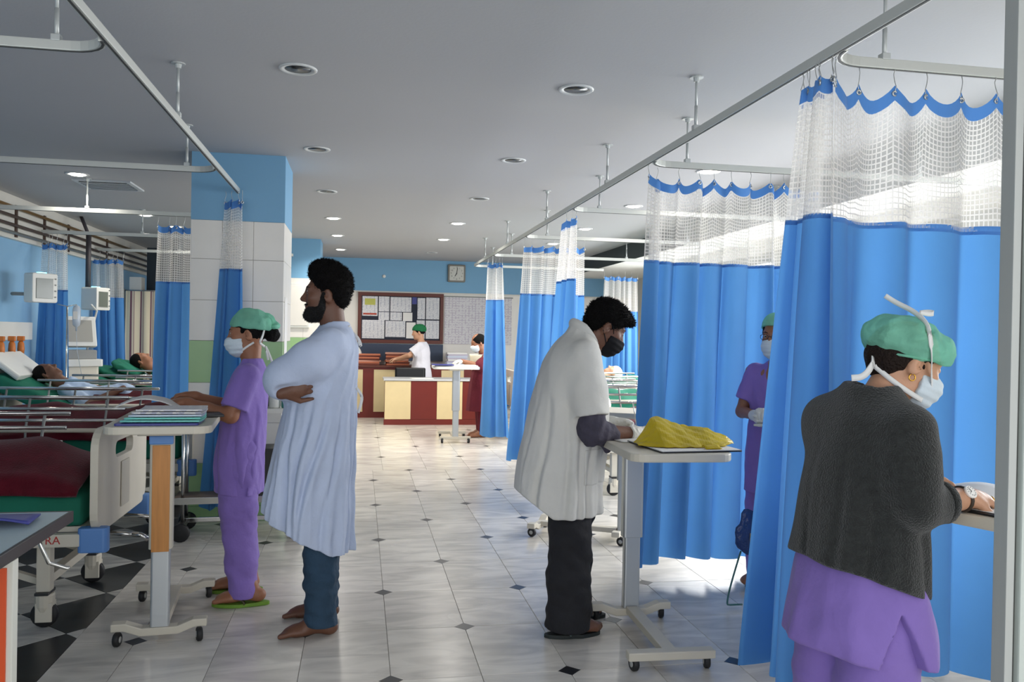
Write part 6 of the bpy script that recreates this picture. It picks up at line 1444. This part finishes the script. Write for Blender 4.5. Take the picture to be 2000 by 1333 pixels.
B.field(lambda F, X, Y, Z: np.maximum(F, np.where((Z < 1.12), X-(0.135+np.maximum(0, np.abs(Y)-0.20)*3+np.where(Z > 0.90, 0.05, 0)), -1)))
B.wrinkle(0.0035, 18, 24); B.build('cardigan', m_card, P)
MB().tube([(0.080+0.008*k, -0.179, 0.976) for k in range(4)], [0.055, 0.0575, 0.057, 0.052], 18).build('sleeve_cuff', m_card, P, smooth=True)
# wrist watch and ring
wt = thing('wrist_watch', 'dark-strapped white dial wrist watch', None); del wt['label']; wt.parent = P; wt.matrix_local = T(0.176, -0.164, 0.978) @ Rz(0.15)
MB().tube([(0, 0.0325*math.cos(a), 0.0305*math.sin(a)) for a in [2*math.pi*k/20 for k in range(21)]], 0.006, 6, caps=False).build('strap', mat('dark_leather', (52, 40, 28), 0.6), wt, smooth=True)
Mw = Matrix.Rotation(math.radians(48), 4, 'X') @ T(0, 0, 0.031)
MB().lathe([(0.018, 0), (0.019, 0.005), (0.017, 0.008), (0.001, 0.008)], 18, Mw).build('dial', mat('watch_dial', (244, 242, 238), 0.3), wt, smooth=False)
for k in range(12):
    a = 2*math.pi*k/12; MB().box(-0.0007, 0.0007, 0.0115, 0.0145, 0.0082, 0.0088, Mw @ Rz(a)).build('hour_mark', m_black, wt)
MB().box(-0.0009, 0.0009, 0, 0.010, 0.0082, 0.009, Mw @ Rz(0.4)).box(-0.0009, 0.0009, 0, 0.008, 0.0082, 0.009, Mw @ Rz(2.0)).build('hand', m_black, wt)
o = MB().tube([(0, 0.0088*math.cos(a), 0.0088*math.sin(a)) for a in [2*math.pi*k/14 for k in range(15)]], 0.0024, 6, caps=False).build('ring', m_gold, P, smooth=True); o.location = (0.295, -0.158, 0.968)
# papers on her table
zt = 0.94
o = MB().box(-0.17, 0.17, -0.12, 0.12, 0, 0.006).build('clipboard', m_black, None, bevel=0.002); o.location = (1.755, 2.03, zt+0.0005); o.rotation_euler = (0, 0, math.radians(-68)); tag(o, 'black clipboard under the hands of the woman in the dark cardigan', 'clipboard')
sheet_of_paper('form_sheet', 'white form under the hand of the woman in the dark cardigan', (1.757, 2.03, zt+0.007), math.radians(-69), 0.31, 0.215, m_paper, lift=0.0)
o = MB().grid(lambda u, v: ((u-0.5)*0.21, (v-0.5)*0.28, 0.022*math.sin(math.pi*u)*(0.2+0.8*v)), 10, 6).build('form_sheet', m_paper, None, smooth=True, solid=0.001); o.location = (1.80, 2.20, zt+0.008); o.rotation_euler = (0, 0, math.radians(-60)); tag(o, 'lifted white page turned by the woman in the dark cardigan', 'paper')
# ------------------------------------------------------------------ nurse with gloved hands between the curtains
P = thing('person', 'masked nurse with glasses and white gloves standing between the two large blue curtains', 'person', (2.30, 4.30, 0), math.radians(222))
B = Body((-0.22, -0.32, -0.01), (0.40, 0.32, 1.60), 0.0065); HB = Head((0.03, 0, 1.425), axes(0.0, 0.10), 0.92)
add_head(B, HB, (-0.03, 0, 1.24), 0.048)
B.loft([(0.80, -0.02, 0, 0.10, 0.15), (1.02, -0.03, 0, 0.09, 0.13), (1.2, -0.04, 0, 0.09, 0.15), (1.27, -0.04, 0, 0.05, 0.09)], 0.03)
for s_ in (1, -1):
    B.chain([(-0.03, s_*0.07, 0.80), (-0.02, s_*0.09, 0.44), (-0.05, s_*0.10, 0.09)], [0.06, 0.045, 0.033], 0.03); add_foot(B, (-0.05+0.03*s_, s_*0.11, 0.10), 0.15*s_, 0.23, h=0.018)
for s_ in (1, -1): B.chain([(-0.03, s_*0.155, 1.22), (0.0, s_*0.20, 0.99), (0.17, s_*0.05, 0.985)], [0.042, 0.035, 0.0235], 0.02)
B.build('body', m_skin_md, P); eyes(HB, P)
for s_ in (1, -1):
    w = np.array((0.165, s_*0.055, 0.985)); B = Body(w-0.13, w+0.18, 0.004)
    add_hand(B, w, (0.75, -s_*0.45, 0.12), (0.2, -s_*0.8, 0.1), side=-s_, curl=(0.8, 0.8, 0.5), k=0.98, r=0.0092); d_ = np.array((0.8, -s_*0.6, 0)); B.cone(w-d_*0.04, w, 0.031, 0.028, 0.012); B.build('glove', m_glove, P, 'white latex glove')
B = Body((-0.14, -0.12, 1.32), (0.14, 0.12, 1.60), 0.005); p, r, R = HB.p, HB.r, HB.R
B.ell(p(-0.020, 0, 0.030), r(0.103, 0.083, 0.090), R, 0.02); B.ell(p(0.120, 0, -0.02), r(0.090, 0.12, 0.085), R, 0.01, sub=True); B.ell(p(0.05, 0, -0.075), r(0.07, 0.13, 0.075), R, 0.01, sub=True); B.wrinkle(0.002, 120, 7); B.build('hair', m_hair, P)
cap_shape(HB, P, hem=(0.10, 0.075, -0.095, 0.030)); surgical_mask(HB, P)
gl = MB()
for y in (1, -1): gl.tube([(0.108, y*0.034+0.024*math.cos(a), 0.004+0.017*math.sin(a)) for a in [2*math.pi*k/14 for k in range(15)]], 0.0016, 5, caps=False); gl.tube([(0.104, y*0.058, 0.008), (0.06, y*0.075, 0.010), (-0.01, y*0.084, 0.010)], 0.0014, 5)
gl.tube([(0.110, 0.010, 0.006), (0.116, 0, 0.010), (0.110, -0.010, 0.006)], 0.0016, 5)
o = gl.build('spectacles', m_black, P, smooth=True); o.matrix_local = HB.M()
B = Body((-0.22, -0.26, 0.02), (0.18, 0.26, 0.86), 0.007)
for s_ in (1, -1): B.chain([(-0.02, s_*0.07, 0.78), (-0.015, s_*0.085, 0.46), (-0.04, s_*0.10, 0.05)], [0.095, 0.088, 0.066], 0.02)
B.wrinkle(0.003, 36, 31, (0.5, 0.5, 1)); B.cut((0, 0, -1), -0.04); B.build('trousers', m_scrub, P, 'lilac scrub trousers')
B = Body((-0.22, -0.30, 0.54), (0.20, 0.30, 1.34), 0.0065)
B.loft([(0.54, -0.01, 0, 0.125, 0.182), (0.80, -0.012, 0, 0.120, 0.174), (0.96, -0.02, 0, 0.110, 0.165), (1.10, -0.03, 0, 0.108, 0.165), (1.20, -0.04, 0, 0.090, 0.160), (1.255, -0.045, 0, 0.066, 0.105), (1.29, -0.045, 0, 0.055, 0.064)], 0.02, lambda th, z: np.clip((1.08-z)/0.5, 0, 1)*(0.008*rg(4*th+0.5+z))+0.004*rg(16*z+6*th))
for s_ in (1, -1):
    S2 = B.like(); sh = np.array((-0.04, s_*0.14, 1.215)); e = np.array((0.0, s_*0.20, 0.99)); S2.cone(sh, sh+(e-sh)*1.05, 0.058, 0.070, 0.03); d = e-sh; d /= np.linalg.norm(d); S2.cut(tuple(d), float(d@(sh+(e-sh)*0.72))); B.merge(S2, 0.03)
B.ell((0.05, 0, 1.27), (0.06, 0.045, 0.10), None, 0.01, sub=True); B.wrinkle(0.002, 28, 32); B.build('tunic', m_scrub, P, 'lilac scrub tunic with a V neck')
slippers(P, [(0.01, 0.11, 0.15), (-0.05, -0.11, -0.15)], m_brflop, m_brflop, 0.24, 0.088)

# ------------------------------------------------------------------ woman in a white uniform at the back counter
P = thing('person', 'woman in a white uniform and dark green cap sorting files at the back counter', 'person', (0.97, 13.71, 0), math.radians(165))
B = Body((-0.25, -0.32, -0.01), (0.55, 0.32, 1.62), 0.009); HW = Head((0.03, 0, 1.43), axes(0.2, 0.15), 0.95); add_head(B, HW, (-0.02, 0, 1.26), 0.052)
for s_ in (1, -1):
    B.chain([(-0.03, s_*0.08, 0.82), (-0.02, s_*0.09, 0.44), (-0.04, s_*0.09, 0.09)], [0.08, 0.05, 0.035], 0.03); add_foot(B, (-0.04, s_*0.09, 0.10), 0, 0.23, toes=False)
B.loft([(0.80, -0.02, 0, 0.10, 0.15), (1.2, -0.03, 0, 0.09, 0.15), (1.28, -0.03, 0, 0.05, 0.09)], 0.03)
B.chain([(-0.03, 0.14, 1.20), (0.14, 0.20, 1.06), (0.36, 0.12, 0.99)], [0.04, 0.036, 0.027], 0.02); B.chain([(-0.03, -0.14, 1.20), (0.14, -0.20, 1.05), (0.36, -0.05, 0.98)], [0.04, 0.036, 0.027], 0.02)
add_hand(B, (0.36, 0.12, 0.99), (0.95, -0.1, -0.1), (0, 0, -1), side=-1, k=1.0, r=0.010); add_hand(B, (0.36, -0.05, 0.98), (0.95, 0.1, -0.1), (0, 0, -1), side=1, k=1.0, r=0.010); B.build('body', m_skin_lt, P)
B = Body((-0.15, -0.12, 1.34), (0.12, 0.12, 1.60), 0.006); p, r, R = HW.p, HW.r, HW.R
B.ell(p(-0.020, 0, 0.030), r(0.103, 0.083, 0.090), R, 0.02); B.ell(p(0.120, 0, -0.02), r(0.090, 0.12, 0.085), R, 0.01, sub=True); B.ell(p(0.05, 0, -0.075), r(0.07, 0.13, 0.075), R, 0.01, sub=True); B.build('hair', m_hair, P)
cap_shape(HW, P, m=mat('dark_green_cap', (14, 106, 62), 0.85, bump=0.3, bscale=30), hem=(0.10, 0.050, -0.095, 0.0), puff=0.008)
B = Body((-0.28, -0.36, 0.42), (0.26, 0.36, 1.34), 0.008)
B.loft([(0.42, -0.02, 0, 0.20, 0.23), (0.75, -0.02, 0, 0.175, 0.21), (0.95, -0.025, 0, 0.145, 0.185), (1.12, -0.03, 0, 0.135, 0.185), (1.22, -0.035, 0, 0.10, 0.17), (1.28, -0.035, 0, 0.066, 0.09)], 0.02, lambda th, z: np.clip((1.1-z)/0.5, 0, 1)*0.01*rg(4*th+z))
for s_, e in ((1, (0.14, 0.20, 1.06)), (-1, (0.14, -0.20, 1.05))):
    S2 = B.like(); sh = np.array((-0.03, s_*0.15, 1.215)); e = np.array(e); S2.cone(sh, sh+(e-sh)*1.0, 0.066, 0.078, 0.03); d = e-sh; d /= np.linalg.norm(d); S2.cut(tuple(d), float(d@(sh+(e-sh)*0.75))); B.merge(S2, 0.03)
B.wrinkle(0.003, 26, 33); B.build('uniform', mat('white_uniform', (226, 224, 232), 0.85, bump=0.15, bscale=30), P)

# ------------------------------------------------------------------ maroon-clad masked figure at the far table
P = thing('person', 'masked person in maroon clothing behind the far overbed table, half hidden by a curtain', 'person', (1.66, 11.35, 0), math.radians(180))
B = Body((-0.25, -0.30, -0.01), (0.52, 0.30, 1.50), 0.009); HM = Head((0.06, 0, 1.30), axes(0.2, 0.35), 0.95); add_head(B, HM, (-0.02, 0, 1.14), 0.052)
for s_ in (1, -1):
    B.chain([(-0.03, s_*0.08, 0.75), (0.0, s_*0.09, 0.42), (0.0, s_*0.09, 0.09)], [0.08, 0.05, 0.035], 0.03); add_foot(B, (0.0, s_*0.09, 0.09), 0, 0.23)
B.loft([(0.75, -0.02, 0, 0.10, 0.15), (1.1, -0.03, 0, 0.09, 0.15), (1.17, -0.03, 0, 0.05, 0.09)], 0.03)
B.chain([(-0.03, 0.17, 1.10), (0.08, 0.20, 0.98), (0.28, 0.12, 1.04)], [0.055, 0.048, 0.032], 0.02); B.chain([(-0.03, -0.17, 1.10), (0.08, -0.20, 0.98), (0.28, -0.05, 1.04)], [0.055, 0.045, 0.03], 0.02)
B.build('body', m_skin_md, P)
for s_, w in ((1, (0.28, 0.12, 1.04)), (-1, (0.28, -0.05, 1.04))):
    w = np.array(w); B = Body(w-0.12, w+0.22, 0.006); add_hand(B, w, (0.95, -0.1*s_, -0.1), (0, 0, -1), side=-s_, k=1.05, r=0.012); B.build('glove', m_glove, P)
B = Body((-0.12, -0.14, 1.18), (0.20, 0.14, 1.50), 0.006); p, r, R = HM.p, HM.r, HM.R
B.ell(p(-0.020, 0, 0.030), r(0.106, 0.086, 0.094), R, 0.02); B.ell(p(0.125, 0, -0.045), r(0.090, 0.12, 0.085), R, 0.01, sub=True); B.ell(p(0.05, 0, -0.075), r(0.07, 0.13, 0.075), R, 0.01, sub=True); B.build('hair', m_hair, P)
surgical_mask(HM, P, h=0.005)
B = Body((-0.28, -0.34, 0.25), (0.30, 0.34, 1.22), 0.008)
B.loft([(0.36, 0.03, 0, 0.18, 0.21), (0.75, 0.0, 0, 0.165, 0.20), (0.95, -0.02, 0, 0.145, 0.185), (1.08, -0.03, 0, 0.12, 0.175), (1.16, -0.03, 0, 0.066, 0.09)], 0.02, lambda th, z: np.clip((1.1-z)/0.5, 0, 1)*0.012*rg(4*th+z))
for s_ in (1, -1): B.chain([(-0.03, s_*0.15, 1.08), (0.06, s_*0.19, 0.99)], [0.075, 0.075], 0.03)
m_mar_cl = mat('maroon_cloth', (104, 22, 40), 0.85, var=0.1, bump=0.2, bscale=30); B.build('tunic', m_mar_cl, P)
B = Body((-0.2, -0.25, 0.04), (0.2, 0.25, 0.5), 0.008)
for s_ in (1, -1): B.chain([(0.0, s_*0.085, 0.45), (0.0, s_*0.09, 0.10)], [0.085, 0.055], 0.02)
B.build('trousers', m_mar_cl, P)
o = MB().grid(lambda u, v: (0.02+0.15*math.cos(-1.6+3.2*u)*(1-0.2*v), 0.19*math.sin(-1.6+3.2*u), 1.16-0.22*v*math.cos(-1.6+3.2*u)-0.02), 18, 6).build('white_shawl', mat('cream_shawl', (226, 220, 196), 0.85), P, smooth=True, solid=0.012)

# ------------------------------------------------------------------ patients in bed
def patient(label, bedo, hx, hz, pitch, sk, gown_m, arm=True, side=1, extra=None):
    """lying figure in bed coordinates (head towards -x, face up); hx,hz head centre"""
    P = thing('person', label, 'person', bedo.location, bedo.rotation_euler.z); bx = np.array
    R_ = axes(math.pi, 0, 0) @ axes(0, 0, 0)
    up = bx([math.sin(pitch), 0, math.cos(pitch)])          # face direction
    top = bx([-math.cos(pitch), 0, math.sin(pitch)])         # crown direction
    R = np.stack([up, np.cross(top, up), top], 1); H_ = Head((hx, 0, hz), R, 0.95)
    nb = bx((hx, 0, hz))-top*0.16-up*0.02; ch = bx((hx, 0, hz))-top*0.36-up*0.03; hp = bx((hx, 0, hz))-top*0.80; hp[2] = 0.74
    lo = np.minimum.reduce([bx((hx, 0, hz))-0.2, hp-0.25, ch-0.3]); hi = np.maximum.reduce([bx((hx, 0, hz))+0.2, hp+0.30, ch+0.3])
    B = Body(lo, hi, 0.008); add_head(B, H_, tuple(nb), 0.052)
    B.cone(nb, ch, 0.07, 0.11, 0.04); B.cone(ch, hp, 0.10, 0.10, 0.05)
    if arm:
        for s_ in (1, -1): B.chain([ch+top*0.10+bx((0, s_*0.17, 0)), ch-top*0.16+bx((0, s_*0.24, 0)), hp+bx((0.02, s_*0.12, 0.09))], [0.048, 0.04, 0.028], 0.03)
    B.build('body', sk, P)
    B = Body(lo, hi, 0.009); B.ell(H_.p(-0.02, 0, 0.035), H_.r(0.100, 0.085, 0.096), R, 0.02); B.ell(H_.p(0.11, 0, -0.03), H_.r(0.09, 0.12, 0.088), R, 0.01, sub=True); B.build('hair', m_hair, P)
    B = Body(lo, hi, 0.009)
    B.cone(ch+top*0.11, ch-top*0.1, 0.12, 0.135, 0.05); B.cone(ch-top*0.1, hp, 0.135, 0.13, 0.05)
    for s_ in (1, -1): B.chain([ch+top*0.10+bx((0, s_*0.15, 0)), ch-top*0.10+bx((0, s_*0.22, 0))], [0.07, 0.075], 0.04)
    B.cut(tuple(top), float(top@(ch+top*0.16))); B.wrinkle(0.004, 40, 5); B.build('shirt', gown_m, P)
    return P, H_
def pillow(label, bedo, x, z, tilt, m, w=0.56, l=0.34, t=0.11):
    B = Body((-l/2-0.05, -w/2-0.05, -t), (l/2+0.05, w/2+0.05, t), 0.011); B.ell((0, 0, 0), (l*0.58, w*0.56, t*0.62), None, 0.03)
    B.field(lambda F, X, Y, Z: np.maximum(np.maximum(F, np.abs(X)-l/2), np.abs(Y)-w/2)); B.wrinkle(0.004, 30, 4)
    o = B.build('pillow', m, None); o.matrix_world = T(*bedo.location) @ Rz(bedo.rotation_euler.z) @ T(x, 0, z) @ Matrix.Rotation(tilt, 4, 'Y'); return tag(o, label, 'pillow')
m_pale = mat('pale_blue_shirt', (176, 196, 222), 0.85, var=0.05, bump=0.2, bscale=30)
P3, _ = patient('dark-haired patient lying in a pale blue shirt in the third bed on the left', bed3, -0.66, 0.955, 0.50, m_skin_dk, m_pale)
pillow('green pillow under the patient in the pale blue shirt', bed3, -0.80, 0.86, 0.50, m_greensheet)
P4, H4 = patient('sleeping patient propped on green pillows in the fourth bed on the left', bed4, -0.44, 1.02, 0.55, m_skin_md, m_greensheet, arm=False)
pillow('lower green pillow under the sleeping patient', bed4, -0.66, 0.84, 0.38, m_greensheet, l=0.5); pillow('upper green pillow under the sleeping patient', bed4, -0.58, 0.93, 0.50, m_greensheet)
P8, H8 = patient('patient with a bandaged head on the farthest right-hand bed', bed8, -0.42, 0.90, 0.30, m_skin_lt, m_greensheet, arm=False)
B = Body(np.array(H8.c)-0.16, np.array(H8.c)+0.16, 0.006); B.ell(H8.p(-0.015, 0, 0.045), H8.r(0.112, 0.092, 0.100), H8.R, 0.01); B.ell(H8.p(0.10, 0, -0.06), H8.r(0.10, 0.12, 0.080), H8.R, 0.01, sub=True); B.build('head_bandage', m_tie, P8)
pillow('green pillow under the patient with the bandaged head', bed8, -0.60, 0.79, 0.30, m_greensheet)
# raised white boards at the second and third left beds
for b_, x, lb in ((bed2, -0.55, 'white raised backrest board at the head of the second left bed'), (bed3, -0.78, 'white raised backrest board behind the patient in the pale blue shirt')):
    o = MB().prism(rrect(-0.03, 0.03, -0.36, 0.36, 0.02, 3), 0.0, 0.34).build('backrest_board', m_whiteplast, None, bevel=0.01); o.location = (b_.location.x+x, b_.location.y, 0.66 if b_ is bed2 else 0.93); o.rotation_euler = (0, -0.9, 0); tag(o, lb, 'board')
